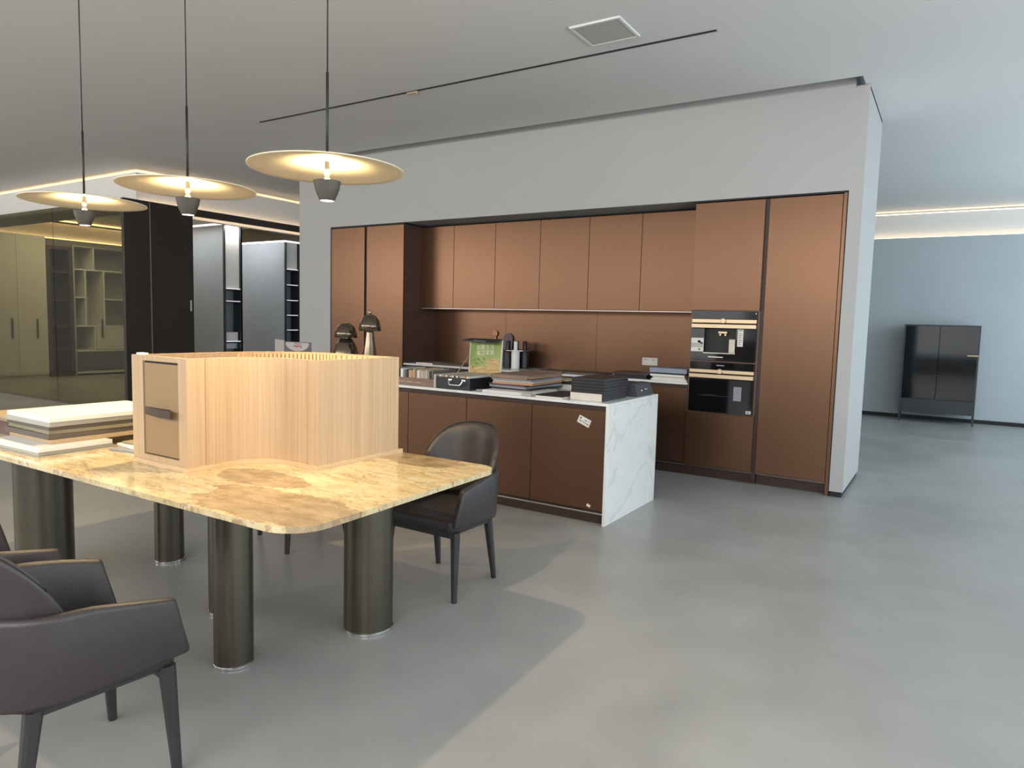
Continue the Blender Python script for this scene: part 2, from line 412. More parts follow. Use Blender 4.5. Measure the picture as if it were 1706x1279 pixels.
# outer walls with window openings
def window_wall(name, axis, pos, a0, a1, opens, thick=.15):
    m = MB()
    def bx(u0, u1, z0, z1):
        if u1 - u0 < 1e-4 or z1 - z0 < 1e-4: return
        if axis == 'X': m.box(min(pos, pos + thick), max(pos, pos + thick), u0, u1, z0, z1)
        else: m.box(u0, u1, min(pos, pos + thick), max(pos, pos + thick), z0, z1)
    u = a0
    for (o0, o1, z0, z1) in opens:
        bx(u, o0, 0, CEIL); bx(o0, o1, 0, z0); bx(o0, o1, z1, CEIL); u = o1
    bx(u, a1, 0, CEIL)
    struct(name, m, 'wall')
window_wall('wall_right', 'X', 3.5, -5.2, 13.4, [(-2.4, 6.0, .3, 3.15), (7.1, 12.5, .3, 3.15)])
window_wall('wall_front', 'Y', -3.75, -17.5, 3.5, [(-16.6, -10.6, .4, 3.34), (-9.9, 2.7, .4, 3.34)])
struct('wall_left', MB().box(-17.7, -17.5, -5.2, 14, 0, CEIL), 'wall')
nw = 0
for axis, pos, opens in (('X', 3.52, [(-2.4, 6.0, .3, 3.15, 4), (7.1, 12.5, .3, 3.15, 3)]), ('Y', -3.72, [(-16.6, -10.6, .4, 3.34, 3), (-9.9, 2.7, .4, 3.34, 6)])):
    for (u0, u1, z0, z1, k) in opens:
        nw += 1
        fr = MB(); pn = MB(); t = .06
        def B(mb, a, b, c, d, th):
            if axis == 'X': mb.box(pos, pos + th, a, b, c, d)
            else: mb.box(a, b, pos, pos + th, c, d)
        B(fr, u0, u1, z0, z0 + t, .08); B(fr, u0, u1, z1 - t, z1, .08)
        for i in range(k + 1):
            uu = u0 + (u1 - u0 - t) * i / k; B(fr, uu, uu + t, z0, z1, .08)
        B(pn, u0, u1, z0, z1, .012)
        wo = struct('window_%d' % nw, fr, 'greyframe'); part('glass_pane', pn, 'clearglass', wo)

# ------------------------------------------------------------------ left block: cove, dark doors, tinted glass, wardrobe room
LX, LY = -9.5, 5.25
struct('trim_2', MB().box(-17.4, LX - .14, LY + .2, LY + .3, 2.80, 3.325).box(LX - .24, LX - .14, LY + .3005, 9.5, 2.80, 3.325), 'ceiling', 'pale cove fascia above the dark doors and tinted glass')
tag(part('light_strip', MB().box(-17.3, LX - .27, LY + .32, LY + .34, 3.30, 3.318).box(LX - .27, LX - .25, LY + .3405, 9.4, 3.30, 3.318), 'led'), 'warm cove light line along the ceiling above the tinted glass and dark doors', 'light strip')
tag(part('light_strip', MB().box(LX - .095, LX - .08, LY + .22, 9.4, 2.88, 2.90), 'led'), 'warm cove light line on top of the dark door wall', 'light strip')
struct('trim_3', MB().box(LX - .06, LX, 6.2, 9.4, 2.83, 2.932), 'darkdoor', 'dark header over the wardrobe opening')
d1 = struct('door_1', MB().box(LX - .06, LX, LY - .06, LY + .30, .0, 2.932, .003), 'darkdoor', 'narrow dark brown door panel beside the tinted glass')
d2 = struct('door_2', MB().box(LX - .06, LX, LY + .306, 6.2, .0, 2.932, .003), 'darkdoor', 'wide dark brown sliding door panel')
part('door_handle', MB().box(LX, LX + .012, 6.14, 6.165, 1.44, 1.60, .003), 'steel', d2)
struct('trim_4', MB().box(LX + .001, LX + .006, LY + .298, LY + .308, 0, 2.92), 'steel', 'thin light joint between the dark door panels')
gl = MB()
for i in range(4):
    x1 = LX - .07 - i * 2.0; gl.box(x1 - 1.99, x1, LY, LY + .012, 0.02, 2.93)
struct('window_5', gl, 'tintglass', 'olive tinted glass partition')
struct('trim_5', MB().box(-17.5, LX - .06, LY - .01, LY + .02, 0, .02), 'taupe', 'floor rail under the tinted glass')
# room behind
struct('wall_wardrobe', MB().box(-17.5, -16.65, 5.4, 13.4, 0, 2.95), 'wall')
struct('trim_6', MB().box(-17.4, -16.75, 5.4, 13.3, 2.95, 3.31), 'ceiling')
tag(part('light_strip', MB().box(-16.73, -16.68, 5.6, 12, 2.952, 2.975), 'led'), 'warm light line above the wardrobes behind the tinted glass', 'light strip')
tag(part('light_strip', MB().box(-16.72, -16.66, 6.9, 12, 3.345, 3.37), 'led'), 'faint ceiling light line behind the tinted glass', 'light strip')
struct('wall_room', MB().box(-17.5, -7.4, 10.4, 10.6, 0, CEIL), 'darkdoor')
def wardrobe_doors():
    w = thing('wardrobe', 'pale wardrobe with tall doors and bar handles seen through tinted glass', 'wardrobe', (-16.3, 6.3, 0))
    part('body', MB().box(-16.64, -16.03, 5.45, 7.12, .0, 2.92), 'offwhite', w)
    for i, (a, b) in enumerate(((5.46, 6.01), (6.015, 6.57), (6.575, 7.115))):
        d = part('door', MB().box(-16.03, -16.0, a, b, .06, 2.9, .002), 'offwhite', w)
        yy = b - .11 if i < 2 else a + .34
        part('handle', MB().box(-16.0, -15.97, yy - .015, yy + .015, .82, 1.22, .004), 'taupe', d)
wardrobe_doors()
def brown_case():
    w = thing('display_cabinet', 'dark red brown open cabinet between the pale units behind tinted glass', 'cabinet', (-16.3, 7.38, 0))
    f = MB(); f.box(-16.64, -16.0, 7.13, 7.2, 0, 2.75).box(-16.64, -16.0, 7.56, 7.62, 0, 2.75).box(-16.64, -16.6, 7.2, 7.56, 0, 2.75).box(-16.64, -16, 7.2, 7.56, 2.68, 2.75).box(-16.64, -16, 7.2, 7.56, 0, .08)
    part('body', f, 'brownshelf', w)
    for z in (.55, 1.05, 1.6, 2.2): part('shelf', MB().box(-16.6, -16.02, 7.2, 7.56, z, z + .03), 'brownshelf', w)
brown_case()
def white_shelves():
    w = thing('shelf_unit', 'pale green white open shelf unit behind tinted glass', 'shelf', (-16.3, 8.4, 0))
    b = MB().box(-16.64, -16.6, 7.64, 9.6, 0, 2.8).box(-16.6, -16.0, 7.64, 7.67, 0, 2.8).box(-16.6, -16, 9.57, 9.6, 0, 2.8).box(-16.6, -16, 7.67, 9.57, 2.77, 2.8)
    part('body', b, 'greylac', w)
    for z in (.04, .52, 1.06, 2.28): part('shelf', MB().box(-16.6, -16.0, 7.67, 9.57, z, z + .03), 'white', w)
    for y0, y1, z in ((7.67, 7.87, 1.68), (8.27, 9.57, 1.66)): part('shelf', MB().box(-16.6, -16.0, y0, y1, z, z + .03), 'white', w)
    for y, z0, z1 in ((7.87, 1.09, 2.28), (8.26, 1.09, 2.28), (8.05, .55, 1.06), (8.05, 2.31, 2.77)): part('divider', MB().box(-16.6, -16.0, y, y + .03, z0, z1), 'white', w)
    d = part('door', MB().box(-16.02, -15.995, 8.09, 8.7, .56, 1.05, .002), 'offwhite', w)
    part('handle', MB().box(-15.99, -15.96, 8.19, 8.22, .82, 1.24, .004), 'taupe', d)
white_shelves()
# wardrobes in the opening
def grey_wardrobe(x0, x1, y0, y1, h, label, shelves, whiteback, inner):
    w = thing('wardrobe', label, 'wardrobe', ((x0 + x1) / 2, y0, 0))
    part('side_panel', MB().box(x0, x1 - .03, y0, y0 + .025, .02, h), 'greypanel', w)
    f = MB().box(x1 - .03, x1, y0, y0 + .03, 0, h).box(x1 - .03, x1, y1 - .03, y1, 0, h).box(x0, x1, y0 + .03, y1 - .03, h - .03, h).box(x0, x1, y1 - .025, y1, .02, h)
    part('frame', f, 'greyframe', w)
    part('back_panel', MB().box(x1 - .06, x1 - .04, y0 + .03, y1 - .03, whiteback, h - .03), 'white', w)
    part('lower_back_panel', MB().box(x1 - .22, x1 - .20, y0 + .03, y1 - .03, .02, whiteback), 'greypanel', w)
    for z in shelves:
        sh = part('shelf', MB().box(x1 - .2, x1 - .005, y0 + .03, y1 - .03, z, z + .018), 'greyframe', w)
        part('shelf_light', MB().box(x1 - .012, x1 - .002, y0 + .04, y1 - .04, z + .0185, z + .027), 'led_white', sh)
    for k, z0, z1, mm in inner: part('drawer_front', MB().box(x1 - .1, x1 - .08, y0 + .035, y1 - .035, z0, z1), mm, w)
    st = part('light_bar', MB().box(x0, x1, y0 - .012, y0, h - .035, h - .005).box(x1, x1 + .012, y0, y1, h - .035, h - .005), 'led_white', w)
    return w
grey_wardrobe(-11.6, -9.9, 6.99, 7.33, 2.86, 'grey wardrobe with white lit back nearest the dark sliding door', (1.80, 1.60, .95), 1.8, [(0, .97, 1.12, 'white'), (0, .85, .94, 'steel'), (0, .5, .7, 'offwhite')])
grey_wardrobe(-12.2, -9.9, 8.2, 8.52, 2.72, 'grey wardrobe with lit shelves beside the kitchen wall end', (2.2, 1.93, 1.66, 1.40, 1.14), 2.2, [])
area('wardrobe_room_fill', (-10.6, 7.7, 2.9), (0, 0, 0), 1.2, .3, 22, (.95, .97, 1))  # added fill light without a fitting, brightens the grey wardrobes
area('wardrobe_aisle_fill', (-10.5, 6.5, 2.80), (0, 0, 0), 1.4, .4, 15, (.95, .97, 1))  # second added fill, no lamp built, lifts the side panel facing the aisle
area('wardrobe_back_fill', (-9.85, 7.16, 2.81), (0, R(20), 0), .06, .24, 2.8, (1, .96, .9))  # small added fill with no fitting, brightens the white back panel
area('glass_room_fill', (-14.0, 7.2, 3.3), (0, 0, 0), 3, 2, 180, (1, .94, .80))  # added fill for the room behind the tinted glass, no lamp there

# ------------------------------------------------------------------ ceiling fittings
def ceiling_fittings():
    g = thing('air_grille', 'square ceiling air grille with pale frame beside the black track', 'vent', (-2.12, 4.44, CEIL))
    x0, x1, y0, y1 = -2.31, -1.945, 4.262, 4.612
    part('frame', MB().box(x0, x1, y0, y0 + .018, CEIL - .012, CEIL).box(x0, x1, y1 - .018, y1, CEIL - .012, CEIL).box(x0, x0 + .018, y0 + .018, y1 - .018, CEIL - .012, CEIL).box(x1 - .018, x1, y0 + .018, y1 - .018, CEIL - .012, CEIL), 'ceiling', g)
    part('backing', MB().box(x0 + .018, x1 - .018, y0 + .018, y1 - .018, CEIL - .003, CEIL), 'taupe', g)
    sl = MB()
    n = 26
    for i in range(n):
        yy = y0 + .024 + (y1 - y0 - .048) * i / (n - 1)
        sl.box(x0 + .018, x1 - .018, yy - .0052, yy + .0052, CEIL - .009, CEIL - .004)
    part('slats', sl, 'grille', g)
    t = thing('track_light', 'long thin black magnetic light track in the ceiling', 'track light', (-3.8, 4.775, CEIL))
    part('track', MB().box(-6.15, -1.47, 4.763, 4.787, CEIL - .004, CEIL), 'black', t)
    h = part('lamp_head', MB().box(-4.17, -4.05, 4.764, 4.786, CEIL - .02, CEIL - .004, .003), 'gold', t)
    part('clip', MB().box(-4.058, -4.046, 4.766, 4.784, CEIL - .04, CEIL - .012, .003), 'gold', h)
ceiling_fittings()

# ------------------------------------------------------------------ pendant lamps
def make_pendant(x, y, label):
    p = thing('pendant_lamp', label, 'pendant lamp', (x, y, 1.858), group='pendant lamps over the stone table')
    c = (x, y, 0)
    part('ceiling_rose', MB().cyl(c, .04, CEIL - .02, CEIL, 32, .003), 'cable', p, smooth='auto')
    part('cable', MB().cyl(c, .003, 2.345, CEIL - .02, 10), 'cable', p, smooth=True)
    part('rod', MB().cyl(c, .0055, 2.012, 2.35, 12), 'cable', p, smooth=True)
    prof = []
    for i in range(13):
        r = .30 * i / 12; prof.append((r, 2.012 - .034 * (i / 12) ** 1.6))
    top = [(r, z + .004) for r, z in reversed(prof)]
    part('lamp_shade', MB().lathe(prof + top, c, 96), 'cream', p, smooth=True)
    part('stem', MB().cyl(c, .010, 1.935, 2.011, 16), 'cream', p, smooth=True)
    prof = [(.026, 1.862), (.0275, 1.858), (.031, 1.864), (.040, 1.885), (.047, 1.905), (.0525, 1.930), (.0535, 1.934), (.050, 1.934), (.044, 1.91), (.03, 1.9), (.0, 1.9)]
    part('lamp_cup', MB().lathe(prof, c, 48), 'cup', p, smooth='auto')
    part('lens', MB().cyl(c, .0262, 1.860, 1.863, 32), 'lens', p)
    part('bulb', MB().cyl(c, .012, 1.9, 1.945, 20, .002), 'lens', p, smooth='auto')
    for nm, z, rx, e, ang, bl, rad in (('downlight', 1.850, 0, 52, 128, .55, .018), ('uplight', 1.952, PI, 24, 165, .4, .02)):
        l = bpy.data.lights.new(nm, 'SPOT'); l.energy = e; l.spot_size = R(ang); l.spot_blend = bl; l.shadow_soft_size = rad
        l.color = (1, .74, .38)
        o = bpy.data.objects.new(nm, l); C.objects.link(o); o.parent = p; o.location = (0, 0, z - 1.858); o.rotation_euler = (rx, 0, 0)
    return p
p1 = make_pendant(-2.125, 1.965, 'disc pendant lamp nearest the kitchen, largest of the three hanging lamps')
dup(p1, (-3.046, 1.965, 1.858), 0, 'middle disc pendant lamp of the three over the table')
dup(p1, (-3.975, 1.965, 1.858), 0, 'leftmost disc pendant lamp, in front of the tinted glass')

# ------------------------------------------------------------------ dining table
def rounded(pts_r, n=10):
    """polygon with (x, y, radius) corners, counter-clockwise"""
    out = []; N = len(pts_r)
    for i, (x, y, r) in enumerate(pts_r):
        p = Vector((x, y)); a = Vector(pts_r[i - 1][:2]); b = Vector(pts_r[(i + 1) % N][:2])
        if r <= 0: out.append((x, y)); continue
        u = (a - p).normalized(); v = (b - p).normalized()
        ang = u.angle(v); t = r / math.tan(ang / 2)
        cen = p + (u + v).normalized() * (r / math.sin(ang / 2))
        s = p + u * t - cen; e = p + v * t - cen
        a0 = math.atan2(s.y, s.x); a1 = math.atan2(e.y, e.x); d = (a1 - a0 + PI) % (2 * PI) - PI
        for k in range(n + 1):
            q = a0 + d * k / n; out.append((cen.x + r * math.cos(q), cen.y + r * math.sin(q)))
    return out
def table():
    t = thing('dining_table', 'large golden veined stone table on thick bronze column legs', 'table', (-3.035, 1.965, 0))
    top = rounded([(-4.42, 1.36, .13), (-1.635, 1.385, .14), (-1.675, 2.575, .10), (-4.42, 2.56, .13)])
    part('tabletop', MB().prism(top, .73, .75, .006), 'table_stone', t, smooth='auto')
    legs = [(-2.165, 2.255, .11), (-2.37, 1.70, .076), (-2.83, 1.99, .076), (-3.69, 2.235, .076), (-3.905, 1.69, .13)]
    for x, y, r in legs:
        l = part('leg', MB().cyl((x, y), r, .012, .73, 64), 'leg_metal', t, smooth='auto')
        part('foot_ring', MB().cyl((x, y), r + .004, 0, .012, 64, .002), 'chrome', l, smooth='auto')
table()

# ------------------------------------------------------------------ armchairs (local frame: faces +y, seat centre at origin)
def chair():
    c = thing('armchair', 'tan', 'chair', (0, 0, 0), group='taupe leather armchairs round the stone table')
    # seat
    def plan(hw, fy, by, n=8):
        return rounded([(-hw * .93, by, .09), (hw * .93, by, .09), (hw, fy, .05), (-hw, fy, .05)], n)
    rings = []
    for k, z in ((.93, .343), (.985, .352), (1, .372), (1, .395), (.985, .408), (.93, .418), (.75, .430), (.45, .437), (.12, .439)):
        rings.append([(x * k, y * k + (1 - k) * .0, z) for x, y in plan(.232, .222, -.215)])
    part('seat', MB().loops(rings), 'leather', c, smooth=True, local=True)
    # arm shell: swept U with rounded section
    path = []
    pts = []
    N = 40
    for i in range(N + 1):
        s = -1 + 2 * i / N                                            # -1 right tip ... 1 left tip
        if abs(s) > .62:                                              # arms
            k = (abs(s) - .62) / .38
            x = .262 + .006 * math.sin(PI * k) - .002 * k; y = -.045 + .225 * k
        else:
            a = (abs(s) / .62) * PI / 2
            x = .262 * math.sin(a) if a > 0 else 0; y = -.045 - .24 * (math.cos(a) if a < PI / 2 else 0)
        pts.append((x * (1 if s < 0 else -1), y, abs(s)))
    rings = []
    for i, (x, y, s) in enumerate(pts):
        x0, y0 = pts[max(i - 1, 0)][:2]; x1, y1 = pts[min(i + 1, N)][:2]
        d = Vector((x1 - x0, y1 - y0)).normalized(); nrm = Vector((d.y, -d.x))        # outward / inward
        if nrm.dot(Vector((x, y + .02))) < 0: nrm = -nrm
        k = max(0, (s - .62) / .38)
        top = .612 - .042 * k ** 1.2; bot = .354 + .030 * max(0, (s - .3) / .7)
        th = .036
        sect = []
        for (u, v) in ((0, .06), (0, .5), (0, .93), (-.12, .985), (-.5, 1), (-.88, .985), (-1, .93), (-1, .5), (-1, .06), (-.88, .012), (-.5, 0), (-.12, .012)):
            z = bot + (top - bot) * v
            lean = .012 * (v - .3)
            fwd_ = 0
            if s > .93: fwd_ = (1 - v) * .045 * (s - .93) / .07       # the front edge slopes back towards the top
            q = Vector((x, y)) + nrm * (u * th + lean)
            sect.append((q.x, q.y + fwd_, z))
        rings.append(sect)
    # round the two tips
    def tip(ring, dy, f):
        cx = sum(p[0] for p in ring) / len(ring); cz = sum(p[2] for p in ring) / len(ring)
        return [(cx + (p[0] - cx) * f, p[1] + dy, cz + (p[2] - cz) * (1 - (1 - f) * .16)) for p in ring]
    rings = [tip(rings[0], .014, .35), tip(rings[0], .010, .8)] + rings + [tip(rings[-1], .010, .8), tip(rings[-1], .014, .35)]
    part('arm_shell', MB().loops(rings), 'leather', c, smooth=True, local=True)
    # rounded back shield
    rings = []
    NA, NZ = 28, 11
    def backpt(th_, v, inner):
        top = .832 - .25 * abs(th_) ** 3.0
        z = .43 + (top - .43) * v
        grow = .026 * min(1, max(0, (z - .56) / .16))
        rx = .236 + grow; ry = .235 + .055 * max(0, (z - .43) / .4)
        a = th_ * R(80)
        t = 0 if not inner else .034 * (1 if v < .9 else max(.35, 1 - (v - .9) * 5))
        return ((rx - t) * math.sin(a), -.03 - (ry - t) * math.cos(a), z)
    for i in range(NA + 1):
        th_ = -1 + 2 * i / NA
        ring = [backpt(th_, k / NZ, False) for k in range(NZ + 1)] + [backpt(th_, k / NZ, True) for k in range(NZ, -1, -1)]
        rings.append(ring)
    b = part('backrest', MB().loops(rings), 'leather', c, smooth=True, local=True, subd=1)
    pip = []
    for i in range(2, NA - 1):
        th_ = -1 + 2 * i / NA
        o_ = Vector(backpt(th_, 1, False)); i_ = Vector(backpt(th_, 1, True)); pip.append((o_ + i_) / 2 + Vector((0, 0, .001)))
    part('piping', MB().tube(pip, .004, 6), 'leather', b, smooth=True, local=True)
    # legs and rails
    def leg(tx, ty, fx, fy, zt):
        rings = []
        for k in range(5):
            f = k / 4; r = .0125 + .0095 * f; x = fx + (tx - fx) * f; y = fy + (ty - fy) * f
            rings.append([(x + r * a, y + r * b_, zt * f) for a, b_ in ((-1, -.55), (-.55, -1), (.55, -1), (1, -.55), (1, .55), (.55, 1), (-.55, 1), (-1, .55))])
        part('leg', MB().loops(rings), 'legwood', c, smooth='auto', local=True)
    for sx in (-1, 1):
        leg(sx * .212, .185, sx * .226, .205, .352); leg(sx * .178, -.150, sx * .193, -.200, .345)
    fr = MB()
    for sx in (-1, 1):
        fr.loops([[(sx * .195 + dx, .18, z) for dx, z in ((-.012, .335), (.012, .335), (.012, .352), (-.012, .352))], [(sx * .18 + dx, -.15, z) for dx, z in ((-.012, .325), (.012, .325), (.012, .346), (-.012, .346))]])
    fr.box(-.21, .21, .165, .19, .315, .346).box(-.18, .18, -.16, -.135, .315, .344)
    part('seat_frame', fr, 'legwood', c, local=True)
    return c
ch = chair()
ch.location = (-2.232, 2.897, 0); ch.rotation_euler = (0, 0, PI)
ch['label'] = 'taupe leather armchair between the stone table and the kitchen island'
dup(ch, (-2.152, .985, 0), R(-5.5), 'taupe leather armchair nearest the camera, its arm in front of the table legs')
dup(ch, (-2.862, .985, 0), R(-2), 'armchair at the left picture edge, only its arm showing behind the nearest chair')
dup(ch, (-3.392, 2.955, 0), PI - R(18), 'armchair behind the curved wood box, only its dark legs showing under the table')

# ------------------------------------------------------------------ curved wood cabinet model on the table
def wood_box():
    Z0, Z1, ZT = .7505, .770, 1.219
    b = thing('cabinet_model', 'pale wood curved cabinet sample with small door standing on the stone table', 'cabinet', (-2.6, 2.1, .75))
    def arc(cx, cy, r, a0, a1, n=16): return [(cx + r * math.cos(R(a0 + (a1 - a0) * i / n)), cy + r * math.sin(R(a0 + (a1 - a0) * i / n))) for i in range(n + 1)]
    X0, X1, X2, Y0, Y1, Y2 = -3.0, -2.605, -2.24, 1.66, 2.02, 2.53
    out = [(X0, Y0), (X1, Y0)] + arc(X1 + .17, Y1 - .17, .17, 180, 90) + [(X2, Y1), (X2, Y2)] + arc(X0 + .36, Y2 - .36, .36, 90, 180)
    base = [(X0 - .004, Y0 - .004), (X1 + .006, Y0 - .004)] + arc(X1 + .176, Y1 - .176, .17, 180, 90) + [(X2 + .006, Y1 - .006), (X2 + .004, Y2 + .03)] + arc(X0 + .356, Y2 - .336, .36, 90, 180)
    part('base_plate', MB().prism(base, Z0, Z1), 'oak_in', b)
    th = .018
    g = .0015
    # face with the door: frame round the door leaf
    dx0, dx1, dz0, dz1 = -2.915, -2.66, .795, 1.198
    f = MB()
    f.box(X0, dx0, Y0, Y0 + th, Z1, ZT).box(dx1, X1, Y0, Y0 + th, Z1, ZT).box(dx0, dx1, Y0, Y0 + th, dz1, ZT).box(dx0, dx1, Y0, Y0 + th, Z1, dz0)
    part('front_frame', f, 'oak', b)
    part('door_gap_shade', MB().box(dx0, dx1, Y0 + .012, Y0 + .017, dz0, dz1), 'reveal', b)  # black backing sheet stands in for the shade inside the door gap
    d = part('door', MB().box(dx0 + .0085, dx1 - .003, Y0 + .002, Y0 + .0115, dz0 + .006, dz1 - .009, .0008), 'oak_door', b)
    hx0, hx1 = -2.893, -2.672
    hp = [(hx0, Y0 + .002), (hx0, Y0 - .005), (-2.755, Y0 - .030), (hx1, Y0 - .030), (hx1, Y0 - .020), (-2.75, Y0 - .020), (-2.72, Y0 + .002)]
    part('handle', MB().prism(hp, .969, 1.001), 'brown_handle', d)
    # concave side panels
    def inset(pts, t):
        res = []
        for i, p in enumerate(pts):
            a = Vector(pts[max(i - 1, 0)]); c_ = Vector(pts[min(i + 1, len(pts) - 1)]); dd = (c_ - a).normalized()
            n_ = Vector((-dd.y, dd.x)); res.append(tuple(Vector(p) + n_ * t))
        return res
    part('corner_panel', MB().box(X1 - th, X1, Y0 + th, 1.745, Z1, ZT), 'oak', b)
    cv = [(X1, 1.747), (X1, 1.80)] + arc(X1 + .17, Y1 - .17, .17, 180, 90, 28) + [(X2 - .19, Y1), (X2 - .062, Y1)]
    part('curved_panel', MB().wallstrip(cv, inset(cv, th), Z1, ZT), 'oak', b, smooth='auto')
    part('corner_panel', MB().box(X2 - .060, X2 - th - .0006, Y1, Y1 + th, Z1, ZT), 'oak', b)
    part('end_panel', MB().box(X2 - th, X2, Y1, Y2 - .001, Z1, ZT), 'oak', b)
    bk = [(X2 - th - .0006, Y2)] + arc(X0 + .36, Y2 - .36, .36, 90, 180, 28) + [(X0, Y0 + th)]
    part('back_panel', MB().wallstrip(bk, inset(bk, th), Z1, ZT), 'oak', b, smooth='auto')
    kf = MB()
    for i in range(26):
        a = R(92 + 86 * i / 25); cx, cy = X0 + .36, Y2 - .36
        kf.obox((cx + (.36 - th - .005) * math.cos(a), cy + (.36 - th - .005) * math.sin(a), (Z1 + ZT) / 2 - .004), (.010, .013, ZT - Z1 - .008), a)
    for i in range(10):
        kf.box(X0 + .37 + i * .036, X0 + .395 + i * .036, Y2 - th - .010, Y2 - th - .0005, Z1 + .001, ZT - .008)
    part('kerf_ribs', kf, 'oak_in', b)
    part('top_clip', MB().box(-2.965, -2.92, Y0 + .001, Y0 + .03, ZT + .0005, ZT + .010, .002), 'white', b)
wood_box()

# ------------------------------------------------------------------ boards stacked on the table
def board(x0, x1, y0, y1, z0, z1, m, label, group, name='sample_board', rz=0, bev=.0015):
    cx, cy = (x0 + x1) / 2, (y0 + y1) / 2
    mb = MB().box(x0 - cx, x1 - cx, y0 - cy, y1 - cy, 0, z1 - z0 - .0004, bev)
    o = part(name, mb, m); o.location = (cx, cy, z0 + .0002); o.rotation_euler = (0, 0, R(rz))
    return tag(o, label, 'sample board', group)
G = 'sample boards piled on the left of the table'
for (x0, x1, y0, y1, z0, z1, m, lab, rz) in (
    (-3.84, -3.40, 1.45, 1.78, .750, .768, 'greylac', 'lowest pale grey board of the pile left of the wood box', 1),
    (-3.85, -3.39, 1.44, 1.77, .768, .788, 'white', 'short white board jutting out near the bottom of the left pile', 2),
    (-3.86, -3.45, 1.53, 2.10, .788, .808, 'tan', 'tan edged board in the left pile, above the jutting white board', 0),
    (-3.88, -3.46, 1.52, 2.10, .808, .832, 'taupe', 'thick dark taupe board midway up the left pile', 1),
    (-3.87, -3.455, 1.53, 2.10, .832, .850, 'olive', 'olive board in the left pile, above the dark taupe one', -1),
    (-3.87, -3.455, 1.525, 2.10, .850, .868, 'taupe', 'thin brown board in the left pile under the grey one', 0),
    (-3.86, -3.448, 1.52, 2.10, .868, .890, 'greylac', 'pale grey board just under the top white one of the left pile', 1),
    (-3.855, -3.435, 1.52, 2.10, .890, .912, 'white', 'white board topmost on the left pile, lit by the lamp', 0)):
    board(x0, x1, y0, y1, z0, z1, m, lab, G, rz=rz)
for (x0, x1, y0, y1, z0, z1, m, lab, rz) in (
    (-3.33, -3.10, 1.74, 1.88, .750, .760, 'greyboard', 'small grey sample chip flat on the table beside the wood box', 12),
    (-3.36, -3.12, 1.77, 1.91, .760, .772, 'white', 'small yellow lit white chip between the left pile and the wood box', -6),
    (-3.34, -3.11, 1.80, 1.92, .772, .783, 'olive', 'small olive chip topmost of the little heap by the wood box', 5)):
    board(x0, x1, y0, y1, z0, z1, m, lab, 'small chips beside the wood box', rz=rz)
for (x0, x1, y0, y1, z0, z1, m, lab) in (
    (-4.30, -4.02, 1.62, 2.0, .750, .785, 'plum', 'lower plum box at the left picture edge on the table'),
    (-4.31, -4.03, 1.62, 2.0, .785, .825, 'plum', 'upper plum box at the left picture edge on the table'),
    (-4.33, -4.02, 1.60, 2.02, .825, .838, 'olive', 'thin olive board lying on the plum boxes'),
    (-4.34, -4.00, 1.60, 2.02, .838, .852, 'tan', 'tan board topmost on the plum boxes at the left edge')):
    board(x0, x1, y0, y1, z0, z1, m, lab, 'boxes and boards at the left table end')

# ------------------------------------------------------------------ kitchen run in the niche
YF = 6.350                                                              # front plane of tall doors
def tall(x0, x1, label, gap_left=False):
    c = thing('tall_cabinet', label, 'cabinet', ((x0 + x1) / 2, 6.7, 0))
    part('body', MB().box(x0, x1, YF + .022, 6.99, .10, 2.525), 'bronze_side', c)
    part('door', MB().box(x0 + .003, x1 - .003, YF, YF + .02, .118, 2.522, .0015), 'bronze', c)
    p = part('plinth', MB().box(x0, x1, 6.43, 6.95, 0, .10), 'bronze_dark', c)
    part('plinth_strip', MB().box(x0, x1, 6.424, 6.43, .088, .098), 'steel', p)
    return c
tall(-6.785, -6.205, 'leftmost tall bronze cabinet, against the white wall end')
tall(-6.170, -5.571, 'second tall bronze cabinet from the left, beside the wall cabinets')
tall(-1.413, -.832, 'rightmost tall bronze cabinet, right of the built-in ovens')
for nm, (a, b) in (('filler_strip', (-6.204, -6.171)), ('filler_strip', (-1.443, -1.414))):
    tag(part(nm, MB().box(a, b, YF + .02, 6.6, .02, 2.525), 'bronze_dark'), 'dark grip channel between the two left tall cabinets' if a < -3 else 'dark grip channel between the oven tower and the right tall cabinet', 'filler')
tag(part('end_panel', MB().box(-.829, -.804, YF - .002, 6.95, .0, 2.53, .001), 'bronze'), 'narrow bronze end panel against the wall right of the tall cabinet', 'panel')
struct('trim_7', MB().box(-6.80, -5.571, YF + .012, 6.9, 2.527, 2.5445).box(-2.07, -.797, YF + .012, 6.9, 2.532, 2.5445).box(-.8035, -.7955, YF - .004, 6.9, .0, 2.5445).box(-6.80, -6.789, YF + .01, 6.9, 0, 2.54), 'reveal', 'black shadow gap round the niche')
# oven tower
TX0, TX1 = -2.065, -1.446
def oven_tower():
    c = thing('oven_tower', 'bronze cabinet tower housing the two black built-in appliances', 'cabinet', (-1.755, 6.7, 0))
    f = MB().box(TX0, TX0 + .018, YF + .022, 6.99, .10, 2.525).box(TX1 - .018, TX1, YF + .022, 6.99, .10, 2.525).box(TX0 + .018, TX1 - .018, 6.97, 6.99, .1, 2.525)
    for z in (.10, .612, 1.085, 1.548, 2.508): f.box(TX0 + .018, TX1 - .018, YF + .022, 6.97, z, z + .012)
    part('body', f, 'bronze_side', c)
    part('door', MB().box(TX0 + .003, TX1 - .003, YF, YF + .02, 1.556, 2.522, .0015), 'bronze', c)
    part('drawer', MB().box(TX0 + .003, TX1 - .003, YF, YF + .02, .118, .612, .0015), 'bronze', c)
    p = part('plinth', MB().box(TX0, TX1, 6.43, 6.95, 0, .10), 'bronze_dark', c)
    part('plinth_strip', MB().box(TX0, TX1, 6.424, 6.43, .088, .098), 'steel', p)
oven_tower()
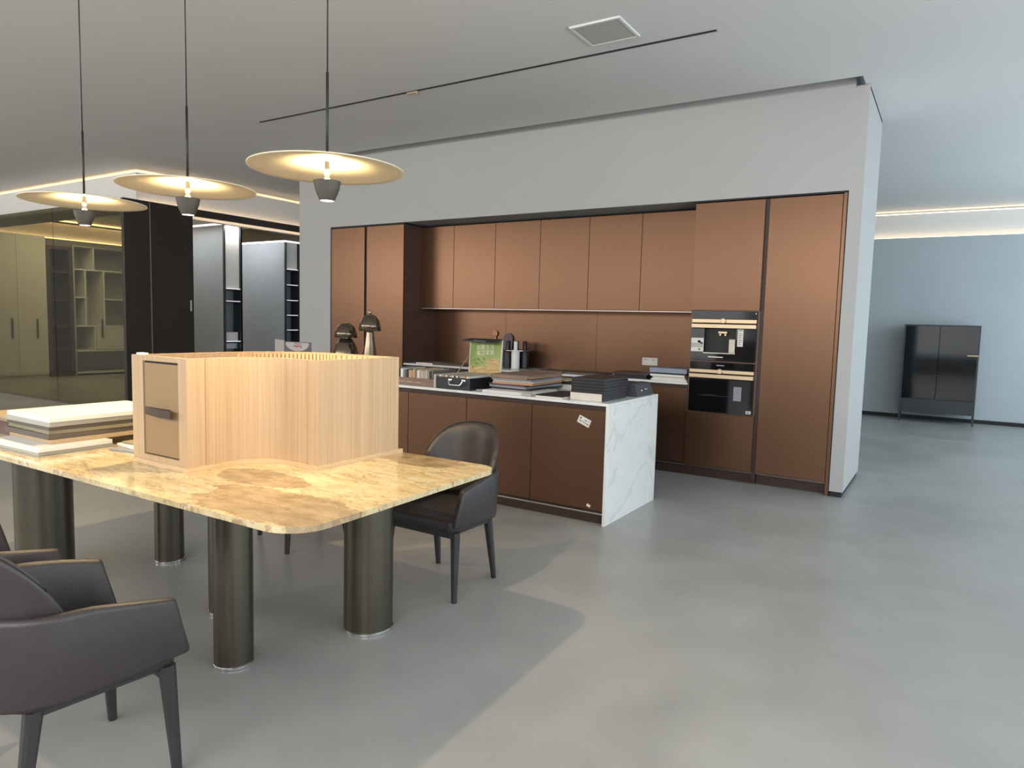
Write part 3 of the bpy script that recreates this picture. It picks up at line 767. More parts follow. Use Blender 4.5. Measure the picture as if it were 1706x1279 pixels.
def yplate(x0, x1, z0, z1, y, t=.003): return MB().box(x0, x1, y - t, y, z0, z1)
def coffee_machine():
    z0, z1 = 1.0975, 1.5475; x0, x1 = TX0 + .0195, TX1 - .0195; y = YF - .006
    c = thing('coffee_machine', 'black built-in coffee machine with milk tank, above the oven', 'coffee machine', (-1.755, 6.5, z0))
    part('body', MB().box(x0, x1, y + .05, 6.85, z0, z1), 'cavity', c)
    part('control_panel', MB().box(x0, x1, y, y + .05, 1.478, z1, .001), 'oven_glass', c)
    part('logo', yplate(-1.478, -1.47, 1.527, 1.533, y + .0005, .001), 'steel', c)
    b = part('trim_bar', MB().box(x0, x1, y - .006, y + .05, 1.442, 1.476, .002), 'gold', c)
    part('knob', MB().lathe([(0, -.018), (.021, -.018), (.024, -.014), (.024, 0), (0, 0)], (-1.755, y - .004, 1.462), 32, 'Y'), 'gold', b, smooth='auto')
    part('handle_bar', MB().box(x0, x1, y - .016, y + .05, 1.395, 1.432, .003), 'gold', c)
    fr = MB().box(x0, -1.925, y, y + .05, z0, 1.39).box(-1.64, x1, y, y + .05, z0, 1.39).box(-1.925, -1.64, y, y + .05, z0, 1.165)
    part('front_glass', fr, 'oven_glass', c)
    part('dispensing_niche', MB().box(-1.925, -1.64, y + .046, y + .05, 1.165, 1.39), 'cavity', c)
    part('spout', MB().box(-1.80, -1.72, y + .0, y + .045, 1.345, 1.368, .004).box(-1.79, -1.775, y + .01, y + .03, 1.328, 1.345).box(-1.745, -1.73, y + .01, y + .03, 1.328, 1.345), 'gold', c)
    part('milk_tank', MB().box(-1.70, -1.645, y + .002, y + .04, 1.172, 1.298, .004), 'tank', c)
    part('drip_tray', MB().box(-1.93, -1.64, y - .004, y + .045, 1.165, 1.171), 'steel', c)
    part('tray_badge', yplate(-1.88, -1.745, 1.128, 1.136, y - .0005, .002), 'steel', c)
    s = part('tall_sticker', yplate(-1.625, -1.575, 1.235, 1.388, y - .0005, .001), 'paper', c)
    sm = yplate(-1.615, -1.585, 1.376, 1.382, y - .0016, .001)
    for i in range(7): sm.box(-1.615, -1.59 + .006 * (i % 3 - 1), y - .0026, y - .0016, 1.255 + i * .016, 1.259 + i * .016)
    part('sticker_print', sm, 'ink', s)
    s = part('picture_label', yplate(x0 + .002, x0 + .118, 1.178, 1.302, y - .0005, .001), 'paper', c)
    part('label_picture', yplate(x0 + .002, x0 + .112, 1.215, 1.255, y - .0016, .001), 'greylac', s)
    part('label_print', MB().obox((x0 + .088, y - .003, 1.262), (.05, .001, .018), 0, 0, R(28)).obox((x0 + .075, y - .003, 1.27), (.02, .001, .02)).box(x0 + .07, x0 + .09, y - .0035, y - .0026, 1.192, 1.204), 'ink', s)
coffee_machine()
def oven():
    z0, z1 = .6245, 1.0845; x0, x1 = TX0 + .0195, TX1 - .0195; y = YF - .006
    c = thing('oven', 'black built-in compact oven below the coffee machine', 'oven', (-1.755, 6.5, z0))
    part('body', MB().box(x0, x1, y + .03, 6.85, z0, z1), 'cavity', c)
    part('control_panel', MB().box(x0, x1, y, y + .03, 1.018, z1, .001), 'oven_glass', c)
    part('display', yplate(-1.80, -1.73, 1.052, 1.062, y + .0004, .001), 'greyboard', c)
    b = part('trim_bar', MB().box(x0, x1, y - .006, y + .03, .985, 1.016, .002), 'gold', c)
    part('knob', MB().lathe([(0, -.018), (.021, -.018), (.024, -.014), (.024, 0), (0, 0)], (-1.765, y - .004, 1.003), 32, 'Y'), 'gold', b, smooth='auto')
    part('handle_bar', MB().box(x0, x1, y - .018, y + .03, .938, .974, .003), 'gold', c)
    d = part('door', MB().box(x0, x1, y, y + .03, z0, .932, .001), 'oven_glass', c)
    part('rack_line', MB().box(-1.95, -1.66, y - .001, y + .0005, .775, .779).box(-1.90, -1.80, y - .001, y + .0005, .784, .787), 'greyframe', d)
    part('label_reflection', yplate(-1.635, -1.565, .745, .872, y - .0004, .001), 'greyboard', d)  # reflection of a label in the door glass, painted as a grey plate
    s = part('corner_sticker', yplate(-1.518, -1.474, .636, .662, y - .0004, .001), 'paper', d)
    part('sticker_print', yplate(-1.512, -1.482, .642, .656, y - .0015, .001), 'teal', s)
oven()
# wall cabinets
UY = 6.68
us = [-5.570, -5.076, -4.484, -3.891, -3.296, -2.709, -2.068]
ordn = ['first', 'second', 'third', 'fourth', 'fifth', 'sixth']
for i in range(6):
    a, b = us[i], us[i + 1]
    c = thing('wall_cabinet', '%s bronze wall cabinet from the left over the long backsplash' % ordn[i] if i < 5 else 'last bronze wall cabinet, beside the oven tower', 'wall cabinet', ((a + b) / 2, 6.8, 1.545), group='bronze wall cabinets')
    part('body', MB().box(a + .0005, b - .0005, UY + .021, 6.949, 1.548, 2.525), 'bronze_side', c)
    part('door', MB().box(a + .0025, b - .0025, UY, UY + .02, 1.552, 2.522, .0015), 'bronze', c)
tag(part('edge_profile', MB().box(-5.56, -2.07, UY + .002, UY + .03, 1.540, 1.5475), 'lilac'), 'pale pink metal edge profile under the wall cabinets', 'edge profile')  # plain metal edge, no lamp; its lit pinkish look is in the colour
tag(part('backsplash', MB().box(-5.570, -4.49, 6.95, 6.965, .881, 1.545).box(-4.487, -3.3, 6.95, 6.965, .881, 1.545).box(-3.297, -2.067, 6.95, 6.965, .881, 1.545), 'bronze'), 'bronze backsplash panels behind the back counter', 'backsplash')
tag(part('counter_top', MB().box(-5.570, -2.067, 6.365, 6.95, .858, .88, .0015), 'white_stone'), 'white stone back counter under the wall cabinets', 'counter')
bs = [-5.570, -4.986, -4.402, -3.818, -3.234, -2.650, -2.067]
for i in range(6):
    a, b = bs[i], bs[i + 1]
    c = thing('base_cabinet', '%s bronze base cabinet from the left under the back counter' % ordn[i] if i < 5 else 'last bronze base cabinet under the back counter, left of the ovens', 'base cabinet', ((a + b) / 2, 6.65, 0), group='bronze base cabinets under the back counter')
    part('body', MB().box(a + .0005, b - .0005, 6.40, 6.945, .10, .857), 'bronze_dark', c)
    part('door', MB().box(a + .002, b - .002, 6.372, 6.392, .118, .825, .0015), 'bronze', c)
    p = part('plinth', MB().box(a + .0005, b - .0005, 6.43, 6.9, 0, .10), 'bronze_dark', c)
    part('plinth_strip', MB().box(a + .0005, b - .0005, 6.424, 6.43, .088, .098), 'steel', p)
o = thing('wall_socket', 'white double wall socket plate on the bronze backsplash', 'socket', (-2.67, 6.95, 1.025))
part('plate', MB().box(-2.757, -2.585, 6.942, 6.9495, .985, 1.066, .003), 'paper', o)
part('socket_slots', MB().box(-2.735, -2.70, 6.9405, 6.9425, 1.043, 1.048).box(-2.65, -2.615, 6.9405, 6.9425, 1.043, 1.048), 'ink', o)

# ------------------------------------------------------------------ island
IX = -1.953
IY0, IY1 = 4.347, 5.292
top = thing('island_counter', 'white veined stone island top with waterfall end', 'counter', (-4.0, 4.82, .86))
part('slab', MB().box(-6.13, IX, IY0, IY1, .84, .86, .0015), 'white_stone', top)
part('waterfall_end', MB().box(IX - .02, IX, IY0, IY1, 0, .8395, .001), 'white_stone', top)
xs = [IX - .022 - .593 * i for i in range(8)]
nth = ['first', 'second', 'third', 'fourth', 'fifth', 'sixth', 'seventh']
for i in range(7):
    b, a = xs[i], xs[i + 1]
    lab = ['bronze island cabinet at the white stone end, with a white label on its door', 'second bronze island cabinet from the white stone end, behind the armchair', 'third bronze island cabinet from the white stone end, left of the armchair back', 'fourth bronze island cabinet from the white stone end, beside the wood box', 'fifth bronze island cabinet, hidden behind the curved wood box', 'sixth bronze island cabinet, hidden behind the curved wood box', 'seventh bronze island cabinet, farthest from the white stone end'][i]
    c = thing('island_cabinet', lab, 'base cabinet', ((a + b) / 2, 4.8, 0), group='bronze island cabinets')
    part('body', MB().box(a + .0005, b - .0005, IY0 + .04, IY1 - .02, .09, .8395), 'bronze_dark', c)
    d = part('door', MB().box(a + .002, b - .002, IY0 + .012, IY0 + .032, .10, .805, .0015), 'bronze', c)
    p = part('plinth', MB().box(a + .0005, b - .0005, IY0 + .05, IY1 - .05, 0, .09), 'bronze_dark', c)
    part('plinth_strip', MB().box(a + .0005, b - .0005, IY0 + .040, IY0 + .050, .066, .076), 'steel', p)
    if i == 0:
        m = MB().obox((-2.141, IY0 + .0110, .722), (.098, .0012, .055), 0, 0, R(22)); l = part('label', m, 'paper', d, label='white printed label')
        pr = MB()
        ca, sa = math.cos(R(22)), math.sin(R(22))
        def at(u, v): return (-2.141 + u * ca + v * sa, IY0 + .0100, .722 - u * sa + v * ca)
        for (u, v, wd, h) in ((.012, .010, .018, .006), (.034, .012, .008, .006), (-.02, -.004, .04, .003), (.012, -.008, .03, .004), (.034, -.010, .012, .008), (-.028, -.014, .022, .003), (-.032, .012, .012, .012)):
            pr.obox(at(u, v), (wd, .0008, h), 0, 0, R(22))
        part('label_print', pr, 'ink', l)
        part('sticker', MB().obox((-2.085, IY0 + .0110, .128), (.03, .0012, .02), 0, 0, R(25)), 'paper', d, label='torn white sticker')

# ------------------------------------------------------------------ things on the island
ZI = .8602
def lamp1():
    l = thing('table_lamp', 'shorter bronze glass dome lamp, left of the pair on the island', 'lamp', (-4.93, 4.8, ZI))
    c = (-4.93, 4.8, 0)
    part('base', MB().lathe([(0, ZI), (.085, ZI), (.115, .90), (.125, .98), (.118, 1.07), (.098, 1.14), (.066, 1.19), (.048, 1.205), (0, 1.205)], c), 'lampglass', l, smooth=True)
    part('lamp_shade', MB().lathe([(0, 1.355), (.03, 1.352), (.06, 1.338), (.088, 1.305), (.104, 1.26), (.109, 1.212), (.104, 1.212), (.099, 1.258), (.083, 1.30), (.057, 1.33), (0, 1.347)], c), 'lampglass', l, smooth=True)
    part('neck', MB().cyl(c, .045, 1.2055, 1.23, 32), 'lampglass', l, smooth='auto')
    part('finial', MB().lathe([(0, 1.362), (.01, 1.36), (.012, 1.353), (0, 1.351)], c, 20), 'gold', l, smooth=True)
def lamp2():
    x, y = -4.635, 4.82
    l = thing('table_lamp', 'taller bronze lamp with cone stem and round finial, right of the pair', 'lamp', (x, y, ZI)); c = (x, y, 0)
    part('stem', MB().lathe([(0, ZI), (.11, ZI), (.108, .875), (.07, 1.03), (.05, 1.16), (.034, 1.283), (0, 1.283)], c), 'lampglass', l, smooth='auto')
    part('lamp_shade', MB().lathe([(0, 1.442), (.028, 1.438), (.058, 1.42), (.084, 1.385), (.098, 1.34), (.103, 1.285), (.098, 1.285), (.093, 1.338), (.079, 1.38), (.054, 1.412), (0, 1.432)], c), 'lampglass', l, smooth=True)
    part('finial', MB().lathe([(.0, 1.443), (.012, 1.443), (.02, 1.455), (.019, 1.466), (.01, 1.474), (0, 1.475)], c, 24), 'gold', l, smooth=True)
lamp1(); lamp2()
def leaflet():
    y = 4.62
    c = thing('display_card', 'standing purple and grey folded card with pink red lettering on the island', 'card', (-5.5, y, ZI))
    part('side_leaf', MB().prism([(-5.86, y + .10), (-5.60, y), (-5.60, y + .006), (-5.857, y + .106)], ZI, 1.165), 'sign_grey', c)
    f = part('front_leaf', MB().box(-5.599, -5.215, y, y + .006, ZI, 1.155), 'purple', c)
    cs = MB(); n = 20; V = []
    up = []; lo = []
    for i in range(n + 1):
        u = -.17 + .34 * i / n; up.append((u, 1.148)); lo.append((u, 1.148 - .085 * math.sqrt(max(0, 1 - (u / .172) ** 2))))
    pts = [(-5.407 + u, z) for u, z in lo] + [(-5.407 + u, z) for u, z in reversed(up[1:-1])]
    fr = [cs.bm.verts.new((px, y - .0015, pz)) for px, pz in pts]; bk = [cs.bm.verts.new((px, y, pz)) for px, pz in pts]
    cs.bm.faces.new(fr); cs.bm.faces.new(list(reversed(bk)))
    for i in range(len(pts)): cs.bm.faces.new((fr[i], bk[i], bk[(i + 1) % len(pts)], fr[(i + 1) % len(pts)]))
    part('white_crescent', cs, 'sign_grey', f)
    sq = MB()
    for k in range(6):
        x = -5.46 + k * .02
        sq.tube([(x, y - .003, 1.105 + .008 * (k % 2)), (x + .008, y - .003, 1.122), (x + .016, y - .003, 1.108 - .006 * (k % 3)), (x + .02, y - .003, 1.112)], .0028, 6)
    part('lettering', sq, 'red', f)
    part('emblem', MB().tube([(-5.455, y - .003, 1.135), (-5.43, y - .003, 1.142), (-5.40, y - .003, 1.132), (-5.37, y - .003, 1.140), (-5.345, y - .003, 1.133)], .003, 6), 'leaf', f)
leaflet()
def slab_i(x0, x1, y0, y1, z0, z1, m, lab, cat='sample board', group=None, rz=0, name='sample_board', bev=.0015):
    cx, cy = (x0 + x1) / 2, (y0 + y1) / 2
    o = part(name, MB().box(x0 - cx, x1 - cx, y0 - cy, y1 - cy, 0, z1 - z0 - .0004, bev), m); o.location = (cx, cy, z0 + .0002); o.rotation_euler = (0, 0, R(rz))
    return tag(o, lab, cat, group)
slab_i(-5.18, -4.98, 4.42, 4.56, ZI, 1.045, 'white', 'white box behind the wood box, left of the dome lamp', 'box', name='box')
slab_i(-4.86, -4.74, 4.46, 4.58, ZI, 1.032, 'paper', 'small white box in front of the dome lamp', 'box', name='box')
# rack with upright chips
def chip_rack():
    c = thing('sample_rack', 'brown rack with upright sample tiles beside the black case', 'sample rack', (-3.78, 4.6, ZI))
    part('tray', MB().box(-4.03, -3.515, 4.40, 4.412, ZI, .921, .001).box(-4.03, -3.515, 4.412, 4.74, ZI, .870).box(-4.03, -3.515, 4.74, 4.752, ZI, .93).box(-3.525, -3.515, 4.412, 4.74, .870, .90).box(-4.03, -4.02, 4.412, 4.74, .870, .90), 'walnut', c)
    part('lettering', MB().box(-3.93, -3.83, 4.3985, 4.400, .886, .893).box(-3.81, -3.74, 4.3985, 4.400, .884, .891).box(-3.725, -3.66, 4.3985, 4.400, .882, .889), 'tan', c)
chip_rack()
cols = ['greyboard', 'taupe', 'navy', 'olive', 'navy', 'black', 'white', 'greyboard', 'taupe', 'navy', 'tan', 'orange', 'tan', 'walnut', 'offwhite', 'tan', 'greylac', 'tan', 'greylac', 'olive', 'navy', 'taupe']
cw = {'greyboard': 'cool grey', 'taupe': 'dark taupe', 'navy': 'black', 'olive': 'olive', 'black': 'matt black', 'white': 'white', 'tan': 'tan', 'orange': 'orange brown', 'walnut': 'walnut', 'offwhite': 'cream', 'greylac': 'light grey'}
ords = ['first', 'second', 'third', 'fourth', 'fifth', 'sixth', 'seventh', 'eighth', 'ninth', 'tenth', 'eleventh', 'twelfth', 'thirteenth', 'fourteenth', 'fifteenth', 'sixteenth', 'seventeenth', 'eighteenth', 'nineteenth', 'twentieth', 'twenty first', 'twenty second']
xx = -4.018
for i, k in enumerate(cols):
    wd = .0205 if i not in (6, 10, 14) else .024
    h = .985 + (.006 if i % 3 == 0 else -.003) + (.004 if k in ('tan', 'offwhite') else 0)
    o = part('sample_tile', MB().box(0, wd - .0015, 0, .30, 0, h - .8705, .001), k); o.location = (xx, 4.415, .8704)
    tag(o, '%s tile standing %s from the left in the brown rack' % (cw[k], ords[i]), 'sample tile', 'tiles standing in the brown rack')
    xx += wd + .0008
o = part('sample_board', MB().box(-3.513, -3.490, 4.385, 4.95, ZI, .968, .001), 'greylac'); tag(o, 'grey white panel standing between the tile rack and the black case', 'sample board')
# black case with raised lid
def case():
    c = thing('sample_case', 'open black carry case with green poster inside its raised lid', 'case', (-3.29, 4.66, ZI), 0)
    x0, x1, y0, y1, z1 = -3.475, -3.145, 4.375, 4.82, .953
    part('tray', MB().box(x0, x1, y0, y0 + .012, ZI, z1, .003).box(x0, x1, y1 - .012, y1, ZI, z1).box(x0, x0 + .012, y0 + .012, y1 - .012, ZI, z1).box(x1 - .012, x1, y0 + .012, y1 - .012, ZI, z1).box(x0 + .012, x1 - .012, y0 + .012, y1 - .012, ZI, ZI + .012), 'navy', c)
    h = MB().tube([(-3.335, y0 + .002, .932), (-3.335, y0 - .022, .930), (-3.328, y0 - .030, .905), (-3.317, y0 - .031, .897), (-3.225, y0 - .031, .897), (-3.214, y0 - .030, .905), (-3.207, y0 - .022, .930), (-3.207, y0 + .002, .932)], .0055, 10)
    h.box(-3.355, -3.32, y0 - .004, y0, .924, .940, .001).box(-3.222, -3.187, y0 - .004, y0, .924, .940, .001)
    part('handle', h, 'chrome', c, smooth='auto')
    # lid leaning back a little
    a = R(4); L = .295
    def lp(u, v, t=0): return Vector((x0 + u, y1 - .012 + v * math.sin(a) - t * math.cos(a), z1 + .002 + v * math.cos(a) + t * math.sin(a)))
    def quad(mb, pts, t0, t1):
        f = [mb.bm.verts.new(lp(u, v, t1)) for u, v in pts]; b = [mb.bm.verts.new(lp(u, v, t0)) for u, v in pts]
        mb.bm.faces.new(f); mb.bm.faces.new(list(reversed(b))); n = len(pts)
        for i in range(n): mb.bm.faces.new((f[i], b[i], b[(i + 1) % n], f[(i + 1) % n]))
        return mb
    W = x1 - x0
    lid = part('lid', quad(MB(), [(0, 0), (W, 0), (W, L), (0, L)], -.008, 0), 'paper', c)
    po = part('poster', quad(MB(), [(.008, .004), (W - .008, .004), (W - .008, L - .004), (.008, L - .004)], 0, .0012), 'green', lid)
    part('ground_print', quad(quad(MB(), [(.008, .004), (W - .008, .004), (W - .008, .075), (.008, .065)], .0012, .0018), [(.175, .075), (W - .02, .075), (W - .02, .13), (.25, .14), (.175, .115)], .0012, .0018), 'wheat', po)
    lf = MB()
    for (u, v, l_, r_) in ((.06, .12, .03, 60), (.10, .125, .04, -40), (.08, .09, .035, -15), (.045, .055, .03, 85), (.15, .135, .03, -35), (.045, .16, .018, -60), (.13, .10, .025, 20)):
        pts = []
        for k in range(8):
            q = 2 * PI * k / 8; ex, ey = l_ / 2 * math.cos(q), l_ / 6 * math.sin(q); rr = R(r_)
            pts.append((u + ex * math.cos(rr) - ey * math.sin(rr), v + ex * math.sin(rr) + ey * math.cos(rr)))
        quad(lf, pts, .0012, .002)
    part('leaf_print', lf, 'leaf', po)
    fl = MB()
    # black flap folded forward from the lid's top edge
    A, B_ = lp(0, L), lp(W, L)
    f = [A + Vector((-.02, -.10, -.018)), B_ + Vector((-.02, -.10, -.028)), B_, A]
    v1 = [fl.bm.verts.new(p) for p in f]; v2 = [fl.bm.verts.new(p + Vector((0, 0, .008))) for p in f]
    fl.bm.faces.new(v1); fl.bm.faces.new(list(reversed(v2)))
    for i in range(4): fl.bm.faces.new((v1[i], v2[i], v2[(i + 1) % 4], v1[(i + 1) % 4]))
    fp = part('flap', fl, 'navy', lid)
    mid = (f[0] + f[1] + f[2] + f[3]) / 4
    part('flap_magnet', MB().obox(mid + Vector((-.01, -.01, -.003)), (.13, .035, .004), 0, R(-12), R(2)), 'greylac', fp)
    part('lid_stay', MB().tube([(x0 + .006, y0 + .25, z1 + .001), (x0 + .004, y1 - .012, z1 + .16)], .004, 8), 'gold', c)
    for s_, v, sz in (('抗醛生活', .225, .046), ('保卫家居', .178, .046)):
        cu = bpy.data.curves.new('lettering', 'FONT'); cu.body = s_; cu.size = sz; cu.extrude = .0005; cu.align_x = 'CENTER'; cu.space_character = 1.0
        tmp = bpy.data.objects.new('lettering', cu); C.objects.link(tmp); bpy.context.view_layer.update()
        me = bpy.data.meshes.new_from_object(tmp.evaluated_get(bpy.context.evaluated_depsgraph_get())); bpy.data.objects.remove(tmp)
        me.materials.clear(); me.materials.append(M['pale_text'])
        o = bpy.data.objects.new('lettering', me); C.objects.link(o)
        o.parent = lid
        # orientation: text x -> +X with slight rise, text y -> up the lid
        X_ = Vector((1, 0, .10)).normalized(); Y_ = Vector((0, math.sin(a), math.cos(a))); Z_ = X_.cross(Y_).normalized(); Y_ = Z_.cross(X_)
        m = Matrix((X_, Y_, Z_)).transposed().to_4x4(); m.translation = lp(.165, v - .01, .0022)
        o.matrix_local = wm(lid).inverted() @ m
case()
tc = ['offwhite', 'tan', 'orange', 'offwhite', 'walnut', 'tan', 'offwhite', 'plum', 'white', 'walnut', 'greylac', 'tan', 'orange', 'offwhite']
for i, k in enumerate(tc):
    x = -3.46 + i * .0208
    o = part('sample_tile', MB().box(0, .0185, 0, .415, 0, .094, .001), k); o.location = (x, 4.389, ZI + .0125)
    tag(o, '%s tile standing %s from the left inside the open black case' % (dict(cw, plum='plum')[k], ords[i]), 'sample tile', 'tiles standing in the black case')
# board pile behind the white sheets
G2 = 'sample boards piled on the island beside the black case'
z = .8825
slab_i(-3.02, -2.60, 4.365, 4.80, ZI, .871, 'paper', 'flat white booklet under the wood pile at the island edge', 'booklet', name='booklet')
slab_i(-3.02, -2.60, 4.367, 4.80, .871, .8822, 'paper', 'second white booklet under the wood pile, holding a clip', 'booklet', name='booklet', rz=.5)
o = part('clip', MB().box(-2.66, -2.575, 4.352, 4.364, ZI, .883, .002), 'steel'); tag(o, 'silver clip at the corner of the white booklet on the island edge', 'clip')
pile = [('navy', .012, 0, 'black board lowest in the wood pile on the island'), ('greyboard', .016, -3, 'cool grey board in the island pile above the black one'), ('plum', .012, -4, 'dark plum board in the island pile under the orange one'), ('orange', .018, 2, 'orange brown board in the middle of the island pile'), ('greylac', .010, 3, 'light grey board above the orange one in the island pile'), ('greyboard', .012, 1, 'cool grey board third from the top of the island pile'), ('walnut', .016, -2, 'walnut board second from the top of the island pile'), ('tan', .005, 2, 'thin tan sheet under the top board of the island pile'), ('walnut', .014, -1, 'walnut board topmost on the island pile beside the black case')]
for m, t, rz, lab in pile:
    slab_i(-3.03 + .003 * rz, -2.68 + .004 * rz, 4.50, 5.02, z, z + t, m, lab, group=G2, rz=rz * 1.2); z += t
o = part('sample_chip', MB().box(-.05, .05, -.01, .03, 0, .008, .001), 'greylac'); o.location = (-3.09, 4.46, ZI); tag(o, 'tiny grey chip lying between the case and the island pile', 'sample chip')
slab_i(-2.545, -2.325, 4.36, 4.78, ZI, .8738, 'page', 'white page edged album left of the black box stack', 'album', name='album')
slab_i(-2.547, -2.323, 4.362, 4.79, .8738, .880, 'navy', 'black cover sheet on the white album left of the box stack', 'album', name='album')
slab_i(-2.86, -2.62, 5.05, 5.25, ZI, .905, 'offwhite', 'cream block lowest in the small pile at the island back', group='small pile at the island back')
slab_i(-2.86, -2.61, 5.04, 5.26, .905, .925, 'navy', 'black board in the small pile at the island back', group='small pile at the island back')
slab_i(-2.87, -2.66, 5.05, 5.26, .925, .940, 'tan', 'tan board topmost in the small pile at the island back', group='small pile at the island back')
G3 = 'black boxes stacked on white albums at the island end'
z = ZI
for i in range(3):
    o = thing('album', ['lowest', 'middle', 'upper'][i] + ' white paged album with dark spine under the black boxes', 'album', (-2.17, 4.62, z), 0, G3)
    part('pages', MB().box(-2.298, -2.048, 4.437, 4.83, z, z + .0172, .001), 'page', o)
    part('cover', MB().box(-2.0478, -2.036, 4.434, 4.84, z, z + .0172, .001).box(-2.298, -2.0478, 4.831, 4.84, z, z + .0172), 'navy', o)
    z += .0175
for i in range(5):
    slab_i(-2.290 + .002 * (i % 2), -2.030 + .002 * (i % 2), 4.43, 4.85, z, z + .0215, 'navy', ['lowest', 'second lowest', 'middle', 'second highest', 'topmost'][i] + ' flat black box of the stack at the island end', 'box', G3, name='sample_box', bev=.002); z += .0215
def speaker():
    x0, x1, y0, y1 = -2.10, -1.985, 4.93, 5.275
    c = thing('carry_case', 'small charcoal case with silver catches at the island corner', 'case', ((x0 + x1) / 2, 5.1, ZI))
    body = MB()
    V = [[(x0, y0, ZI), (x1, y0, ZI), (x1, y1, ZI), (x0, y1, ZI)], [(x0, y0 + .005, .955), (x1 - .03, y0 + .012, .955), (x1 - .03, y1 - .012, .955), (x0, y1, .955)]]
    body.loops(V); bmesh.ops.bevel(body.bm, geom=body.bm.edges[:], offset=.006, segments=2, affect='EDGES')
    part('body', body, 'device', c, smooth='auto')
    part('catch', MB().obox((-1.9965, 5.05, .902), (.006, .022, .012), 0, 0, R(-17), .001), 'chrome', c)
    part('catch', MB().obox((-1.9985, 5.145, .908), (.006, .05, .010), 0, 0, R(-17), .001), 'chrome', c)
speaker()

# ------------------------------------------------------------------ things on the back counter
ZC = .8802
slab_i(-5.42, -5.17, 6.42, 6.62, ZC, .893, 'lilac', 'flat pink grey folder at the left of the back counter', 'folder', name='folder')
slab_i(-5.16, -4.72, 6.44, 6.80, ZC, .890, 'plum', 'dark plum board lying on the back counter behind the tile rack')
slab_i(-5.15, -4.75, 6.46, 6.80, .890, .897, 'walnut', 'walnut board lying on the plum one on the back counter')
def bottle_set():
    cx, cy = -4.20, 6.74
    def bottle(x, y, m, lab):
        o = MB().lathe([(0, ZC), (.043, ZC), (.046, ZC + .004), (.046, 1.070), (.040, 1.084), (.024, 1.092), (.0235, 1.182), (.021, 1.186), (0, 1.186)], (x, y, 0), 32)
        t = thing('bottle', lab, 'bottle', (x, y, ZC), group='slim bottles round the ring rack')
        part('bottle_body', MB().lathe([(0, ZC), (.045, ZC), (.048, ZC + .004), (.048, 1.066), (.042, 1.079), (.024, 1.091), (.024, 1.095), (0, 1.095)], (x, y, 0), 32), m, t, smooth='auto')
        part('cap', MB().lathe([(0, 1.0955), (.0225, 1.0955), (.0225, 1.183), (.02, 1.187), (0, 1.187)], (x, y, 0), 24), m, t, smooth='auto')
        o.bm.free()
    r = thing('bottle_rack', 'silver ring rack holding the slim bottles on the back counter', 'rack', (cx, cy, ZC))
    part('base', MB().cyl((cx, cy), .03, ZC, ZC + .008, 32), 'steel', r, smooth='auto')
    part('post', MB().cyl((cx, cy), .006, ZC + .008, 1.10, 12), 'steel', r, smooth='auto')
    part('ring', MB().lathe([(.158, 1.080), (.164, 1.080), (.164, 1.086), (.158, 1.086), (.158, 1.080)], (cx, cy, 0), 64), 'steel', r, smooth='auto')
    sp = MB()
    for a in (90, 150): sp.tube([(cx, cy, 1.0835), (cx + .159 * math.cos(R(a)), cy + .159 * math.sin(R(a)), 1.083)], .002, 6)
    part('spokes', sp, 'steel', r)
    labs = ['black bottle at the right of the ring rack', 'black bottle at the right rear of the ring rack', 'black bottle at the left rear of the ring rack', 'black bottle at the left of the ring rack', 'black bottle front left in the ring rack', 'white bottle at the front of the ring rack']
    for i, (a, m) in enumerate(((5, 'navy'), (60, 'navy'), (120, 'navy'), (180, 'navy'), (235, 'navy'), (297, 'white'))):
        bottle(cx + .107 * math.cos(R(a)), cy + .107 * math.sin(R(a)), m, labs[i])
bottle_set()
def paddle(x, zc, r, m, lab):
    t = thing('serving_paddle', lab, 'paddle', (x, 6.93, ZC))
    part('blade', MB().lathe([(0, 6.932), (r, 6.932), (r, 6.944), (0, 6.944)], (x, 0, zc), 32, 'Y'), m, t, smooth='auto')
    part('handle', MB().box(x - .02, x + .02, 6.932, 6.944, ZC, zc - r + .01, .004), m, t)
paddle(-4.63, 1.262, .037, 'copper', 'round copper paddle behind the open case, against the backsplash')
t = thing('cutting_board', 'dark oval cutting board leaning behind the bottles', 'cutting board', (-4.44, 6.9, ZC))
n = 14; pts = [(-.065, 0), (.065, 0), (.065, .325)] + [(.065 * math.cos(PI * k / n), .325 + .065 * math.sin(PI * k / n)) for k in range(1, n)] + [(-.065, .325)]
cb = MB(); f = [cb.bm.verts.new((-4.44 + u, 6.895 + v * .1, ZC + v)) for u, v in pts]; b = [cb.bm.verts.new((-4.44 + u, 6.911 + v * .1, ZC + v)) for u, v in pts]
cb.bm.faces.new(f); cb.bm.faces.new(list(reversed(b)))
for i in range(len(pts)): cb.bm.faces.new((f[i], b[i], b[(i + 1) % len(pts)], f[(i + 1) % len(pts)]))
part('board', cb, 'plum', t)
G4 = 'boards piled on the back counter left of the oven tower'
slab_i(-2.44, -2.085, 6.39, 6.70, ZC, .900, 'offwhite', 'lowest cream board beside the oven tower on the back counter', group=G4)
slab_i(-2.42, -2.10, 6.39, 6.70, .900, .914, 'offwhite', 'second cream board beside the oven tower', group=G4)
slab_i(-2.435, -2.10, 6.39, 6.70, .914, .922, 'greylac', 'thin grey board between the cream ones beside the oven tower', group=G4)
slab_i(-2.45, -2.11, 6.39, 6.70, .922, .941, 'white', 'white board topmost of the light boards beside the oven tower', group=G4)
slab_i(-2.44, -2.10, 6.41, 6.70, .941, .955, 'navy', 'thin black folder under the blue grey box', 'folder', G4, name='folder')
slab_i(-2.46, -2.09, 6.40, 6.70, .955, 1.000, 'bluegrey', 'blue grey flat box topmost of the pile beside the oven tower', 'box', G4, name='sample_box')
